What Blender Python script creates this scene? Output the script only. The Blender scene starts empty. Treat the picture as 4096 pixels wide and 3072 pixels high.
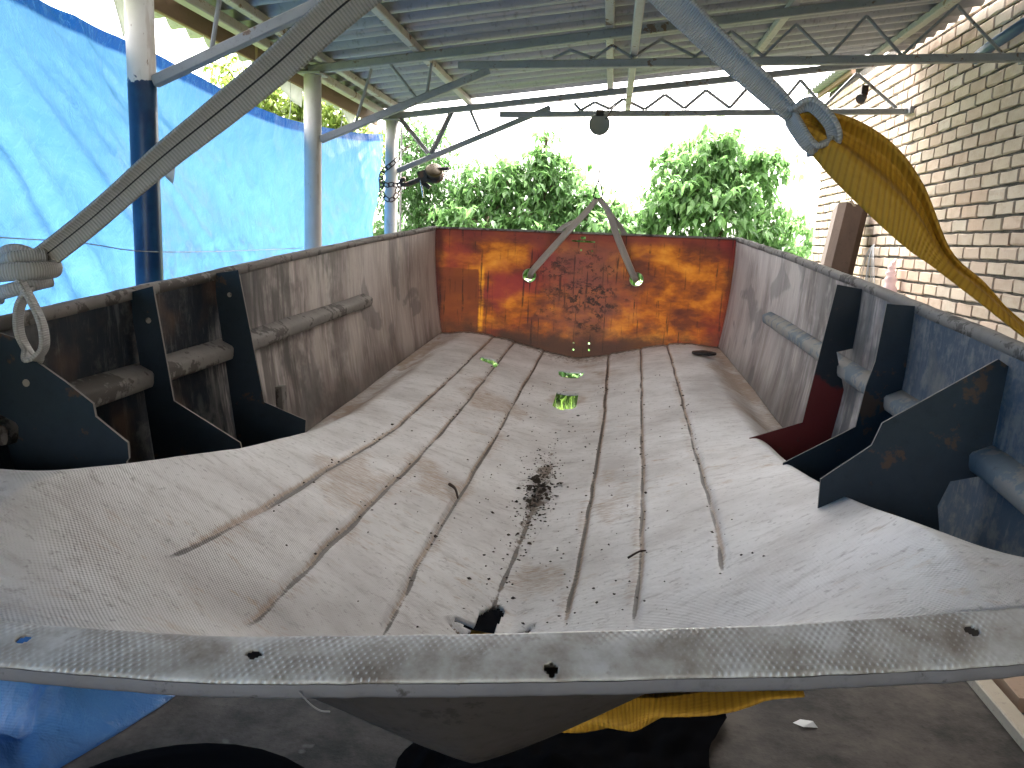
import bpy, bmesh, math, random
import numpy as np
from mathutils import Vector, Matrix
random.seed(7); RNG=np.random.default_rng(7)
Z0=1.6                                   # eye height above the concrete floor
scn=bpy.context.scene; COL=scn.collection
# ------------------------------------------------------------------ camera
cd=bpy.data.cameras.new('camera'); cam=bpy.data.objects.new('camera',cd); COL.objects.link(cam)
cam.matrix_world=Matrix(((.992,-.059,.111,0),(.119,.168,-.979,0),(.039,.984,.173,Z0),(0,0,0,1)))
q=cam.matrix_world.to_quaternion(); cam.rotation_mode='QUATERNION'; cam.rotation_quaternion=q; cam.location=(0,0,Z0)
cd.sensor_width=36; cd.sensor_fit='HORIZONTAL'; cd.lens=28.48; cd.clip_start=.02; cd.clip_end=3000
scn.camera=cam
# ------------------------------------------------------------------ light
SUN_EL,SUN_AZ=math.radians(58),math.radians(8)      # azimuth from +Y towards +X
w=bpy.data.worlds.new('World'); scn.world=w; w.use_nodes=True
nt=w.node_tree; nt.nodes.clear()
sk=nt.nodes.new('ShaderNodeTexSky'); sk.sky_type='NISHITA'; sk.sun_disc=False
sk.sun_elevation=SUN_EL; sk.sun_rotation=SUN_AZ; sk.air_density=1.0; sk.dust_density=6.0; sk.ozone_density=.6
hs=nt.nodes.new('ShaderNodeHueSaturation'); hs.inputs['Saturation'].default_value=.06
bg=nt.nodes.new('ShaderNodeBackground'); bg.inputs['Strength'].default_value=.15
wo=nt.nodes.new('ShaderNodeOutputWorld')
nt.links.new(sk.outputs[0],hs.inputs['Color']); wm=nt.nodes.new('ShaderNodeMix'); wm.data_type='RGBA'; wm.blend_type='MULTIPLY'; wm.inputs[0].default_value=1; wm.inputs[7].default_value=(1,.955,.915,1)   # thin warm overcast
nt.links.new(hs.outputs[0],wm.inputs[6]); nt.links.new(wm.outputs[2],bg.inputs['Color']); nt.links.new(bg.outputs[0],wo.inputs[0])
sl=bpy.data.lights.new('sun','SUN'); sl.energy=1.5; sl.angle=math.radians(14); sl.color=(1,.96,.9)
so=bpy.data.objects.new('sun',sl); COL.objects.link(so); so.location=(2,9,12)
sd=Vector((math.sin(SUN_AZ)*math.cos(SUN_EL),math.cos(SUN_AZ)*math.cos(SUN_EL),math.sin(SUN_EL)))
so.rotation_euler=sd.to_track_quat('Z','Y').to_euler()
vs=scn.view_settings; vs.view_transform='Standard'; vs.look='None'; vs.gamma=1; vs.exposure=4.5; vs.use_curve_mapping=False
# ------------------------------------------------------------------ node helpers
class G:
    def __init__(s,name):
        s.m=bpy.data.materials.new(name); s.m.use_nodes=True; s.t=s.m.node_tree; s.t.nodes.clear()
        s.out=s.t.nodes.new('ShaderNodeOutputMaterial')
    def n(s,ty,ins=None,**pr):
        x=s.t.nodes.new('ShaderNode'+ty)
        for k,v in pr.items(): setattr(x,k,v)
        for k,v in (ins or {}).items(): s.set(x.inputs[k],v)
        return x
    def set(s,i,v):
        if hasattr(v,'is_linked') or isinstance(v,bpy.types.NodeSocket): s.t.links.new(v,i)
        elif isinstance(v,(tuple,list)) and i.type=='RGBA' and len(v)==3: i.default_value=(*v,1)
        else: i.default_value=v
    def math(s,op,a,b=0,c=0,clamp=False): return s.n('Math',{0:a,1:b,2:c},operation=op,use_clamp=clamp).outputs[0]
    def pos(s): return s.n('NewGeometry').outputs['Position']
    def sep(s,v): return s.n('SeparateXYZ',{0:v}).outputs
    def attr(s,nm): return s.n('Attribute',attribute_name=nm).outputs['Fac']
    def attrc(s,nm): return s.n('Attribute',attribute_name=nm).outputs['Color']
    def map(s,v,sc,loc=(0,0,0),rot=(0,0,0)): return s.n('Mapping',{0:v,'Scale':sc,'Location':loc,'Rotation':rot}).outputs[0]
    def noise(s,v,scale=5,det=4,rough=.55,dist=0): return s.n('TexNoise',{'Vector':v,'Scale':scale,'Detail':det,'Roughness':rough,'Distortion':dist}).outputs['Fac']
    def vor(s,v,scale=5): return s.n('TexVoronoi',{'Vector':v,'Scale':scale}).outputs['Distance']
    def ramp(s,f,*st):
        r=s.n('ValToRGB',{0:f}); e=r.color_ramp.elements
        while len(e)<len(st): e.new(.5)
        for x,(p,c) in zip(e,st): x.position=p; x.color=(*c,1) if not isinstance(c,(int,float)) else (c,c,c,1)
        return r.outputs[0]
    def step(s,f,a,b): return s.n('MapRange',{0:f,1:a,2:b,3:0.,4:1.},interpolation_type='SMOOTHSTEP').outputs[0]
    def mix(s,f,a,b,mode='MIX'):
        x=s.n('Mix',data_type='RGBA',blend_type=mode); s.set(x.inputs[0],f); s.set(x.inputs[6],a); s.set(x.inputs[7],b); return x.outputs[2]
    def bump(s,h,dist=.002,st=1.,nrm=None):
        i={'Height':h,'Distance':dist,'Strength':st}
        if nrm is not None: i['Normal']=nrm
        return s.n('Bump',i).outputs[0]
    def bsdf(s,col,rough=.7,nrm=None,metal=0,spec=.3,coat=0):
        i={'Base Color':col,'Roughness':rough,'Metallic':metal,'Specular IOR Level':spec,'Coat Weight':coat}
        if nrm is not None: i['Normal']=nrm
        return s.n('BsdfPrincipled',i).outputs[0]
    def transl(s,col,nrm=None):
        i={'Color':col}
        if nrm is not None: i['Normal']=nrm
        return s.n('BsdfTranslucent',i).outputs[0]
    def mixs(s,f,a,b): 
        x=s.n('MixShader'); s.set(x.inputs[0],f); s.set(x.inputs[1],a); s.set(x.inputs[2],b); return x.outputs[0]
    def end(s,sh): s.t.links.new(sh,s.out.inputs['Surface']); return s.m
# ------------------------------------------------------------------ mesh helpers
ROOT={}
def finish(o,label=None,cat=None,group=None,kind=None):
    for k,v in (('label',label),('category',cat),('group',group),('kind',kind)):
        if v: o[k]=v
    return o
def empty(name,loc,label=None,cat=None,group=None):
    o=bpy.data.objects.new(name,None); COL.objects.link(o); o.location=loc; o.empty_display_size=.1
    ROOT[o.name]=Vector(loc); return finish(o,label,cat,group)
def obj(name,verts,faces,mat,parent=None,smooth=False,attrs=None,loc=None):
    """verts in world coordinates (z relative to the eye when Z is added by the caller)"""
    me=bpy.data.meshes.new(name)
    v=np.asarray(verts,float).reshape(-1,3)
    off=np.zeros(3)
    o=bpy.data.objects.new(name,me); COL.objects.link(o)
    if parent is not None:
        off=np.array(ROOT[parent.name]); o.parent=parent; ROOT[o.name]=ROOT[parent.name]
    elif loc is not None: off=np.array(loc); o.location=loc; ROOT[o.name]=Vector(loc)
    else:
        c=v.mean(0); c[2]=v[:,2].min(); off=c; o.location=c; ROOT[o.name]=Vector(c)
    me.from_pydata((v-off).tolist(),[],faces if isinstance(faces,list) else faces.tolist())
    if smooth: me.polygons.foreach_set('use_smooth',[True]*len(me.polygons))
    for k,a in (attrs or {}).items():
        a=np.asarray(a,float)
        if a.ndim==1:
            t=me.attributes.new(k,'FLOAT','POINT'); t.data.foreach_set('value',a)
        else:
            t=me.attributes.new(k,'FLOAT_COLOR','POINT'); t.data.foreach_set('color',np.c_[a,np.ones(len(a))].ravel())
    me.materials.append(mat); me.update(); return o
class MB:
    def __init__(s): s.v=[];s.f=[]
    def add(s,v,f):
        b=len(s.v); s.v+= [tuple(x) for x in v]; s.f+=[tuple(i+b for i in q) for q in f]; return s
    def box(s,c,d,R=None):
        c=Vector(c); h=[x/2 for x in d]; P=[]
        for x in (-1,1):
            for y in (-1,1):
                for z in (-1,1):
                    p=Vector((x*h[0],y*h[1],z*h[2])); P.append(c+(R@p if R else p))
        return s.add(P,[(0,1,3,2),(4,6,7,5),(0,4,5,1),(2,3,7,6),(0,2,6,4),(1,5,7,3)])
    def bar(s,a,b,w,h,up=(0,0,1),ch=.12):
        a,b=Vector(a),Vector(b); d=(b-a).normalized(); u=Vector(up); sx=d.cross(u)
        if sx.length<1e-4: sx=d.cross(Vector((1,0,0)))
        sx.normalize(); u=sx.cross(d); c=min(w,h)*ch
        pr=[(-w/2+c,-h/2),(w/2-c,-h/2),(w/2,-h/2+c),(w/2,h/2-c),(w/2-c,h/2),(-w/2+c,h/2),(-w/2,h/2-c),(-w/2,-h/2+c)]
        P=[p+sx*x+u*y for p in (a,b) for x,y in pr]
        return s.add(P,[(i,(i+1)%8,8+(i+1)%8,8+i) for i in range(8)]+[tuple(range(7,-1,-1)),tuple(range(8,16))])
    def angle(s,a,b,w,t,up=(0,0,1),flip=1):
        """steel angle section"""
        a,b=Vector(a),Vector(b); d=(b-a).normalized(); u=Vector(up); sx=d.cross(u).normalized(); u=sx.cross(d)
        s.add_prof(a,b,sx,u,[(0,0),(w*flip,0),(w*flip,-t),(t*flip,-t),(t*flip,-w),(0,-w)]); return s
    def add_prof(s,a,b,sx,u,pr):
        n=len(pr); P=[p+sx*x+u*y for p in (a,b) for x,y in pr]
        s.add(P,[(i,(i+1)%n,n+(i+1)%n,n+i) for i in range(n)]+[tuple(range(n-1,-1,-1)),tuple(range(n,2*n))])
    def tube(s,pts,r,n=10,cap=True,ell=1.,closed=False,up=(0,0,1)):
        pts=[Vector(p) for p in pts]; m=len(pts); P=[];U=Vector(up)
        for i,p in enumerate(pts):
            if closed: d=pts[(i+1)%m]-pts[i-1]
            else: d=pts[min(i+1,m-1)]-pts[max(i-1,0)]
            d.normalize(); sx=d.cross(U)
            if sx.length<1e-3: sx=d.cross(Vector((1,0,.3)))
            sx.normalize(); u=sx.cross(d); U=u if not closed else U
            rr=r[i] if isinstance(r,(list,tuple)) else r
            for k in range(n):
                a=2*math.pi*k/n; P.append(p+sx*math.cos(a)*rr+u*math.sin(a)*rr*ell)
        f=[(i*n+k,i*n+(k+1)%n,(i+1)*n+(k+1)%n,(i+1)*n+k) for i in range(m-1) for k in range(n)]
        if closed: f+=[((m-1)*n+k,(m-1)*n+(k+1)%n,(k+1)%n,k) for k in range(n)]
        elif cap: f+=[tuple(range(n-1,-1,-1)),tuple((m-1)*n+k for k in range(n))]
        return s.add(P,f)
    def prism(s,poly,Y,t):
        """polygon in XZ extruded along Y"""
        n=len(poly); P=[(x,Y-t/2,z) for x,z in poly]+[(x,Y+t/2,z) for x,z in poly]
        return s.add(P,[tuple(range(n)),tuple(range(2*n-1,n-1,-1))]+[(i,n+i,n+(i+1)%n,(i+1)%n) for i in range(n)])
    def build(s,name,mat,parent=None,smooth=False,**k): return obj(name,s.v,s.f,mat,parent,smooth,**k)
def grid_faces(nu,nv):
    i=np.arange(nu-1)[:,None]*nv+np.arange(nv-1)[None,:]; i=i.ravel()
    return np.c_[i,i+nv,i+nv+1,i+1]
def cr(pts,n):
    """Catmull-Rom through pts"""
    pts=[Vector(p) for p in pts]; P=[2*pts[0]-pts[1]]+pts+[2*pts[-1]-pts[-2]]; out=[]
    for i in range(1,len(P)-2):
        for k in range(n):
            t=k/n; a,b,c,d=P[i-1],P[i],P[i+1],P[i+2]
            out.append(.5*((2*b)+(c-a)*t+(2*a-5*b+4*c-d)*t*t+(-a+3*b-3*c+d)*t**3))
    out.append(pts[-1]); return out
_H=RNG.random((256,256))
def vnoise(x,y):
    x=np.asarray(x,float);y=np.asarray(y,float)
    xi=np.floor(x).astype(int);yi=np.floor(y).astype(int);fx=x-xi;fy=y-yi
    fx=fx*fx*(3-2*fx);fy=fy*fy*(3-2*fy)
    h=lambda a,b:_H[a%256,b%256]
    return (h(xi,yi)*(1-fx)+h(xi+1,yi)*fx)*(1-fy)+(h(xi,yi+1)*(1-fx)+h(xi+1,yi+1)*fx)*fy
def fbm(x,y,o=4):
    s=0;a=.5
    for i in range(o): s=s+a*vnoise(x*2**i+i*17.3,y*2**i+i*9.1); a*=.5
    return s
def sstep(t): t=np.clip(t,0,1); return t*t*(3-2*t)
def solid(o,t,off=-1): 
    m=o.modifiers.new('thick','SOLIDIFY'); m.thickness=t; m.offset=off; return o
def ribbon(name,pts,widths,sides,mat,parent=None,th=.004,cup=0.,nu=9,edge=0.,label=None,cat=None,group=None,fold=None):
    P=[];U=[];V=[];L=0
    for i,p in enumerate(pts):
        p=Vector(p)
        if i: L+=(p-Vector(pts[i-1])).length
        d=(Vector(pts[min(i+1,len(pts)-1)])-Vector(pts[max(i-1,0)])).normalized()
        sd=Vector(sides[i] if isinstance(sides,list) else sides); sd=(sd-d*sd.dot(d)).normalized(); nr=sd.cross(d)
        ww=widths[i] if isinstance(widths,(list,tuple)) else widths
        c=cup[i] if isinstance(cup,(list,tuple)) else cup
        for k in range(nu):
            s=-1+2*k/(nu-1)
            q_=p+sd*(s*ww/2)+nr*(c*(1-s*s))
            if fold: q_=q_+nr*fold(s,L,ww)
            P.append(q_);U.append(s);V.append(L)
    o=obj(name,P,grid_faces(len(pts),nu),mat,parent,True,attrs={'u':U,'v':V}); solid(o,th,0)
    return finish(o,label,cat,group)
# ------------------------------------------------------------------ materials
def m_floor():
    g=G('fibreglass_bottom'); p=g.pos(); d=g.attr('dirt'); kd=g.attr('keel'); wv=g.attr('weave')
    st=g.map(p,(4.5,17,8),rot=(0,0,.22)); n1=g.noise(st,1.5,6,.68)
    n2=g.noise(p,3.5,5,.6); n3=g.noise(p,38,3,.6); n4=g.noise(g.map(p,(7,17,10),rot=(0,0,-.15)),2.2,5,.68)
    c=g.ramp(n2,(.32,(.43,.405,.39)),(.5,(.59,.57,.555)),(.72,(.70,.685,.675)))
    c=g.mix(g.math('MULTIPLY',g.step(n1,.52,.70),.42),c,(.33,.30,.285))
    c=g.mix(g.math('MULTIPLY',g.math('MULTIPLY',g.step(n4,.55,.70),g.step(g.noise(p,2.2,3),.48,.64)),.7),c,(.36,.25,.16))
    c=g.mix(g.math('MULTIPLY',g.step(g.noise(p,90,2),.60,.74),.5),c,(.2,.18,.17))
    c=g.mix(g.math('MULTIPLY',g.step(g.noise(g.map(p,(9,22,9),rot=(0,0,.3)),2.5,5,.7),.53,.70),.5),c,(.27,.24,.225))
    n5=g.noise(g.map(p,(14,60,14)),3,4,.65); dn=g.math('MULTIPLY_ADD',g.math('SUBTRACT',n5,.5),.95,d)
    c=g.mix(g.math('MULTIPLY',g.step(dn,.25,.7),.8),c,(.30,.20,.125))
    c=g.mix(g.step(dn,.72,1.05),c,(.12,.09,.07))
    c=g.mix(g.math('MULTIPLY',g.step(g.math('MULTIPLY_ADD',g.math('SUBTRACT',n5,.5),.7,g.attr('core')),.4,.75),.9),c,(.055,.045,.038))
    kn=g.math('MULTIPLY_ADD',g.math('SUBTRACT',g.noise(p,55,4,.7),.5),1.9,kd)
    c=g.mix(g.step(kn,.3,.65),c,(.17,.13,.10)); c=g.mix(g.step(kn,.65,.95),c,(.03,.025,.02))
    x,y,z=g.sep(p)
    sw=g.math('MULTIPLY',g.math('SINE',g.math('MULTIPLY',x,1050.)),g.math('SINE',g.math('MULTIPLY',y,1050.)))
    h=g.math('MULTIPLY_ADD',sw,g.math('MULTIPLY_ADD',wv,.55,.06),g.math('MULTIPLY',n3,1.6))
    return g.end(g.bsdf(c,g.math('MULTIPLY_ADD',n3,.3,.42),g.bump(h,.0012,.8),spec=.35))
def m_lip():
    g=G('fibreglass_flange'); p=g.pos(); x,y,z=g.sep(p)
    k=2*math.pi/.0075
    wx=g.math('MULTIPLY_ADD',g.math('SUBTRACT',g.noise(p,22,2),.5),.010,x); wy=g.math('MULTIPLY_ADD',g.math('SUBTRACT',g.noise(g.map(p,(1,1,1),loc=(5,3,0)),16,2),.5),.012,y)
    sx=g.math('SINE',g.math('MULTIPLY',wx,k)); sy=g.math('SINE',g.math('MULTIPLY',g.math('SUBTRACT',wy,g.math('MULTIPLY',x,.13)),k*.62))
    wv=g.math('MULTIPLY',sx,sy); n=g.noise(p,14,5,.65); n2=g.noise(p,70,3)
    flat=g.math('MULTIPLY',g.step(g.noise(p,6,3),.40,.56),g.math('MULTIPLY_ADD',g.step(g.noise(p,45,2),.30,.55),.75,.25))
    h=g.math('MULTIPLY_ADD',wv,g.math('MULTIPLY_ADD',flat,.8,.2),g.math('MULTIPLY',n2,.9))
    c=g.ramp(n,(.3,(.18,.15,.125)),(.46,(.34,.32,.29)),(.62,(.48,.48,.465)))
    c=g.mix(g.math('MULTIPLY',g.step(g.noise(p,38,4,.7),.56,.72),.55),c,(.13,.10,.08))
    c=g.mix(g.math('MULTIPLY',g.math('MULTIPLY',g.step(wv,.2,-.8),flat),.5),c,(.14,.115,.09))
    c=g.mix(g.math('MULTIPLY',g.math('MULTIPLY',g.step(wv,.5,.9),flat),.65),c,(.66,.70,.72))  # weave crests coloured pale bluish as painted glints
    return g.end(g.bsdf(c,.42,g.bump(h,.0006,.8),spec=.5))
def m_side(nm,dark,darkcol,split,wid,wear):
    g=G(nm); p=g.pos(); x,y,z=g.sep(p)
    scr=g.noise(g.map(p,(1,38,4.5)),1.3,6,.72); big=g.noise(g.map(p,(1,5,1.6)),1.4,4,.6); n3=g.noise(p,30,4,.65); str2=g.noise(g.map(p,(1,9,1.3)),1.6,5,.66)
    c=g.ramp(big,(.28,(.24,.20,.18)),(.45,(.40,.345,.315)),(.6,(.50,.45,.415)),(.8,(.42,.36,.33)))
    c=g.mix(g.math('MULTIPLY',g.step(scr,.5,.66),.6),c,(.62,.55,.50))
    c=g.mix(g.math('MULTIPLY',g.math('MULTIPLY',g.step(str2,.46,.60),g.step(y,3.3,2.3)),.8),c,(.11,.095,.085))
    c=g.mix(g.math('MULTIPLY',g.math('MULTIPLY',g.step(g.noise(p,3.2,5,.65),.46,.60),g.step(y,3.2,2.5)),.7),c,(.085,.075,.068))
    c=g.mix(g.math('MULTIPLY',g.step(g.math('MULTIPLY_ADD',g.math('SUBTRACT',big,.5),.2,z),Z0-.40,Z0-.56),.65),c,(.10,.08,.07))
    f=g.math('MULTIPLY_ADD',g.math('SUBTRACT',big,.5),1.1,y)
    dk=g.step(g.math('MULTIPLY_ADD',g.math('SUBTRACT',scr,.5),.5,f),split+wid,split-wid)
    dc=g.mix(g.step(n3,.45,.7),darkcol,dark); dc=g.mix(g.math('MULTIPLY',g.step(scr,.54,.68),wear),dc,(.24,.235,.23))
    dc=g.mix(g.math('MULTIPLY',g.step(g.noise(p,11,6,.7),.50,.64),wear),dc,(.20,.19,.175))
    dc=g.mix(g.math('MULTIPLY',g.step(g.noise(p,4,3),.58,.7),.5),dc,(.13,.07,.04))
    c=g.mix(dk,c,dc)
    # a leftover patch of grey-green paint
    c=g.mix(g.math('MULTIPLY',g.step(g.noise(g.map(p,(1,1.5,1.5),loc=(0,.3,.2)),2.2,4,.5,.6),.57,.62),.45),c,(.12,.12,.115))
    return g.end(g.bsdf(c,.72,g.bump(g.math('ADD',scr,n3),.0015,.7),spec=.25))
def m_transom():
    g=G('translucent_laminate'); p=g.pos(); x,y,z=g.sep(p)
    a=g.noise(g.map(p,(2.6,1,5.2)),1.8,7,.62,.15); b=g.noise(g.map(p,(1.6,1,2.2),loc=(3,0,1)),1.5,4,.55,.1)
    s=g.noise(g.map(p,(60,1,3.5)),1.,3,.5); blot=g.noise(g.map(p,(5,1,7),loc=(1.7,0,0)),1.8,5,.7)
    c=g.ramp(a,(.30,(.035,.012,.010)),(.43,(.085,.024,.012)),(.52,(.175,.048,.010)),(.62,(.30,.10,.012)),(.76,(.42,.17,.024)))
    c=g.mix(g.math('MULTIPLY',g.step(b,.50,.66),.75),c,(.15,.02,.022))
    # thick middle pad and darker top strip
    cx=g.math('ABSOLUTE',g.math('ADD',x,.10)); 
    pad=g.math('MULTIPLY',g.step(g.math('MULTIPLY_ADD',g.math('SUBTRACT',blot,.5),.5,cx),.34,.06),.62)
    c=g.mix(pad,c,(.10,.042,.034))
    wob=g.math('MULTIPLY',g.math('SUBTRACT',blot,.5),.03)
    bx0=g.math('ADD',g.math('ADD',x,.655),wob); bz0=g.math('ADD',g.math('SUBTRACT',z,Z0-.145),wob)      # older thick repair patch in the corner
    inx=g.step(bx0,.004,-.004); inz=g.step(bz0,.004,-.004); c=g.mix(g.math('MULTIPLY',g.math('MULTIPLY',inx,inz),.85),c,(.10,.028,.013))
    rx=g.math('MULTIPLY',g.step(g.math('ABSOLUTE',g.math('SUBTRACT',bx0,.016)),.018,.004),g.step(bz0,.03,-.02))
    c=g.mix(g.math('MULTIPLY',rx,g.step(a,.35,.6)),c,(.52,.21,.016))
    top=g.step(g.math('MULTIPLY_ADD',g.math('SUBTRACT',b,.5),.12,z),Z0-.03,Z0+.03); c=g.mix(g.math('MULTIPLY',top,.8),c,(.10,.02,.018))
    bot=g.step(g.math('MULTIPLY_ADD',g.math('SUBTRACT',blot,.5),.25,z),Z0-.37,Z0-.50); c=g.mix(g.math('MULTIPLY',bot,.92),c,(.03,.018,.014))
    sd_=g.step(g.math('MULTIPLY_ADD',g.math('SUBTRACT',blot,.5),.10,g.math('ABSOLUTE',g.math('ADD',x,.14))),.68,.73); c=g.mix(g.math('MULTIPLY',sd_,.85),c,(.03,.010,.010))
    rd=g.math('MULTIPLY',g.step(x,.10,.45),g.step(b,.42,.56)); c=g.mix(g.math('MULTIPLY',rd,.45),c,(.12,.010,.012))
    dr=g.math('MULTIPLY',g.step(s,.57,.66),g.step(blot,.40,.54)); 
    dirt=g.math('MULTIPLY',g.step(g.noise(g.map(p,(14,1,18)),2,5,.75),.49,.57),g.step(g.math('MULTIPLY_ADD',g.math('SUBTRACT',blot,.5),.9,g.n('VectorMath',{0:g.map(p,(1,0,1.25),loc=(.14,0,-(Z0-.24)*1.25))},operation='LENGTH').outputs['Value']),.30,.06))
    k=g.math('MAXIMUM',g.math('MULTIPLY',dr,.7),g.math('MULTIPLY',dirt,.9))
    c=g.mix(k,c,(.012,.010,.010))
    front=g.mix(k,g.mix(.45,c,(.10,.07,.065)),(.03,.03,.03))
    nb=g.bump(g.noise(p,26,4,.6),.002,.5)
    return g.end(g.mixs(.80,g.bsdf(front,.45,nb,spec=.35),g.transl(c,nb)))
def m_paint(nm,col,chip=(.13,.06,.03),rough=.55,amt=.62,metal=0,var=.25,grime=.5):
    g=G(nm); p=g.pos(); n=g.noise(p,9,5,.65); f=g.noise(p,45,4,.7)
    d=tuple(c*(1-var) for c in col)
    c=g.mix(n,d,tuple(min(1,q*(1+var*.5)) for q in col))
    c=g.mix(g.math('MULTIPLY',g.step(f,.55,.75),grime),c,tuple(x*.45 for x in col))
    c=g.mix(g.step(g.math('MULTIPLY_ADD',f,.4,n),amt+.22,amt+.28),c,chip)
    return g.end(g.bsdf(c,g.math('MULTIPLY_ADD',f,.25,rough-.1),g.bump(f,.001,.35),metal=metal))
def m_column():
    g=G('column_paint'); p=g.pos(); x,y,z=g.sep(p); n=g.noise(p,12,5,.6); f=g.noise(g.map(p,(1,1,.25)),60,4,.7)
    c=g.mix(n,(.50,.48,.47),(.62,.61,.60)); c=g.mix(g.step(f,.66,.72),c,(.13,.07,.04))
    c=g.mix(g.math('MULTIPLY',g.step(g.noise(g.map(p,(1,1,.3)),18,4),.58,.7),.5),c,(.33,.27,.22))
    near=g.step(y,4.2,4.0)
    zz=g.math('MULTIPLY_ADD',g.math('SUBTRACT',g.noise(p,22,2),.5),.14,z)
    blue=g.math('MULTIPLY',near,g.step(zz,Z0+.575,Z0+.57)); bc=g.mix(g.step(n,.35,.65),(.006,.03,.085),(.010,.05,.12))
    c=g.mix(blue,c,bc)
    return g.end(g.bsdf(c,g.math('MULTIPLY_ADD',blue,-.28,.6),g.bump(f,.001,.3)))
def m_roof():
    g=G('galvanised_sheet'); p=g.pos(); n=g.noise(p,3,5,.65); f=g.noise(g.map(p,(6,1,6)),6,4,.6)
    c=g.mix(n,(.19,.203,.215),(.29,.305,.32)); c=g.mix(g.math('MULTIPLY',g.step(f,.52,.75),.5),c,(.075,.07,.066))
    return g.end(g.bsdf(c,.48,g.bump(f,.001,.3),metal=.25,spec=.5))
def m_wood(nm,a,b,sc=(3,3,3)):
    g=G(nm); p=g.pos(); n=g.noise(g.map(p,sc),4,6,.65,.4); f=g.noise(p,40,4,.7)
    c=g.mix(n,a,b); c=g.mix(g.math('MULTIPLY',g.step(f,.55,.75),.5),c,tuple(x*.4 for x in a))
    return g.end(g.bsdf(c,.8,g.bump(g.math('ADD',n,f),.002,.6)))
def m_strap(nm,col,dark,pitch=.0052,line=True,rough=.6,mode='rib'):
    g=G(nm); u=g.attr('u'); v=g.attr('v'); p=g.pos()
    s=g.math('SINE',g.math('MULTIPLY',v,2*math.pi/pitch)); n=g.noise(p,30,5,.65); n2=g.noise(p,7,3)
    su=g.math('SINE',g.math('MULTIPLY',u,42.))
    c=g.mix(n2,col,tuple(x*.75 for x in col)); c=g.mix(g.math('MULTIPLY',g.step(s,.0,-1.),.55),c,dark)
    c=g.mix(g.math('MULTIPLY',g.step(n,.55,.75),.4),c,dark)
    if line: c=g.mix(g.step(g.math('ABSOLUTE',g.math('ADD',u,-.12)),.075,.045),c,(.012,.012,.014))
    h=g.math('MULTIPLY_ADD',su,.35,s)
    return g.end(g.mixs(.12,g.bsdf(c,rough,g.bump(h,.0008,.7),spec=.35),g.transl(c)))
def m_tarp():
    g=G('blue_tarpaulin'); p=g.pos(); x,y,z=g.sep(p); hem=g.attr('hem')
    n=g.noise(g.map(p,(1,1,1.5)),5,6,.68,1.2); cr1=g.vor(g.map(p,(1,1.2,.8)),17); f=g.noise(g.map(p,(1,1,8)),40,3)
    ridge=g.math('ABSOLUTE',g.math('SUBTRACT',g.noise(g.map(p,(1,1.6,.8)),9,4,.6,.5),.5))
    thr=g.math('MULTIPLY',g.math('SINE',g.math('MULTIPLY',y,520.)),g.math('SINE',g.math('MULTIPLY',z,520.)))
    c=g.mix(n,(.034,.122,.32),(.085,.205,.42)); c=g.mix(hem,c,(.005,.04,.17)); c=g.mix(g.math('MULTIPLY',g.step(ridge,.02,.0),.18),c,(.11,.26,.46))
    h=g.math('ADD',g.math('MULTIPLY',ridge,-3.),g.math('MULTIPLY_ADD',cr1,.8,g.math('MULTIPLY',thr,.05)))
    nb=g.bump(h,.007,.8)
    return g.end(g.mixs(.66,g.bsdf(c,.38,nb,spec=.4),g.transl(c,nb)))
def m_brick():
    g=G('silicate_brick'); p=g.pos(); a=g.attrc('tint'); oi=g.n('ObjectInfo').outputs['Random']
    n=g.noise(g.map(p,(1,1,2)),9,5,.65); f=g.noise(g.map(p,(1,9,2)),14,4,.65)
    c=g.mix(g.math('MULTIPLY',g.step(n,.45,.72),.45),a,(.25,.17,.12)); c=g.mix(g.math('MULTIPLY',g.step(f,.55,.72),.45),c,(.50,.42,.34))
    c=g.mix(g.math('MULTIPLY',g.step(oi,.0,1.),.28),c,(.38,.31,.25))
    return g.end(g.bsdf(c,.85,g.bump(g.math('ADD',n,f),.003,.7),spec=.15))
def m_rough(nm,a,b,sc=8,bd=.006,rough=.9,spots=None):
    g=G(nm); p=g.pos(); n=g.noise(p,sc*.35,6,.7); f=g.noise(p,sc*5,4,.7)
    c=g.mix(g.step(n,.34,.66),a,b); c=g.mix(g.math('MULTIPLY',g.step(f,.55,.75),.5),c,tuple(x*.5 for x in a))
    if spots: c=g.mix(g.step(g.noise(p,sc*1.3,2),.70,.73),c,spots)
    return g.end(g.bsdf(c,rough,g.bump(g.math('ADD',n,f),bd,.7),spec=.2))
def m_leaf(nm,a,b,gloss=.45):
    g=G(nm); t=g.attr('tone'); p=g.pos()
    c=g.mix(t,a,b); c2=g.mix(.5,c,tuple(min(1,x*1.7) for x in b))
    return g.end(g.mixs(.5,g.bsdf(c,gloss,spec=.45),g.transl(c2)))
def m_plain(nm,col,rough=.6,metal=0,tr=0,spec=.3):
    g=G(nm); p=g.pos(); n=g.noise(p,18,4,.6)
    c=g.mix(n,tuple(x*.7 for x in col),col); b=g.bsdf(c,rough,g.bump(n,.001,.3),metal=metal,spec=spec)
    return g.end(g.mixs(tr,b,g.transl(c)) if tr else b)
def m_redplate():
    g=G('navy_and_primer_plate'); p=g.pos(); x,y,z=g.sep(p); n=g.noise(p,7,4,.6); f=g.noise(p,40,4,.7)
    k=g.step(g.math('MULTIPLY_ADD',g.math('SUBTRACT',n,.5),.35,z),Z0-.30,Z0-.33)
    c=g.mix(k,g.mix(n,(.004,.010,.018),(.010,.016,.022)),g.mix(n,(.07,.006,.006),(.13,.012,.012)))
    c=g.mix(g.math('MULTIPLY',g.step(f,.62,.7),.5),c,(.05,.03,.022))
    return g.end(g.bsdf(c,.5,g.bump(f,.001,.35)))
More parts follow.
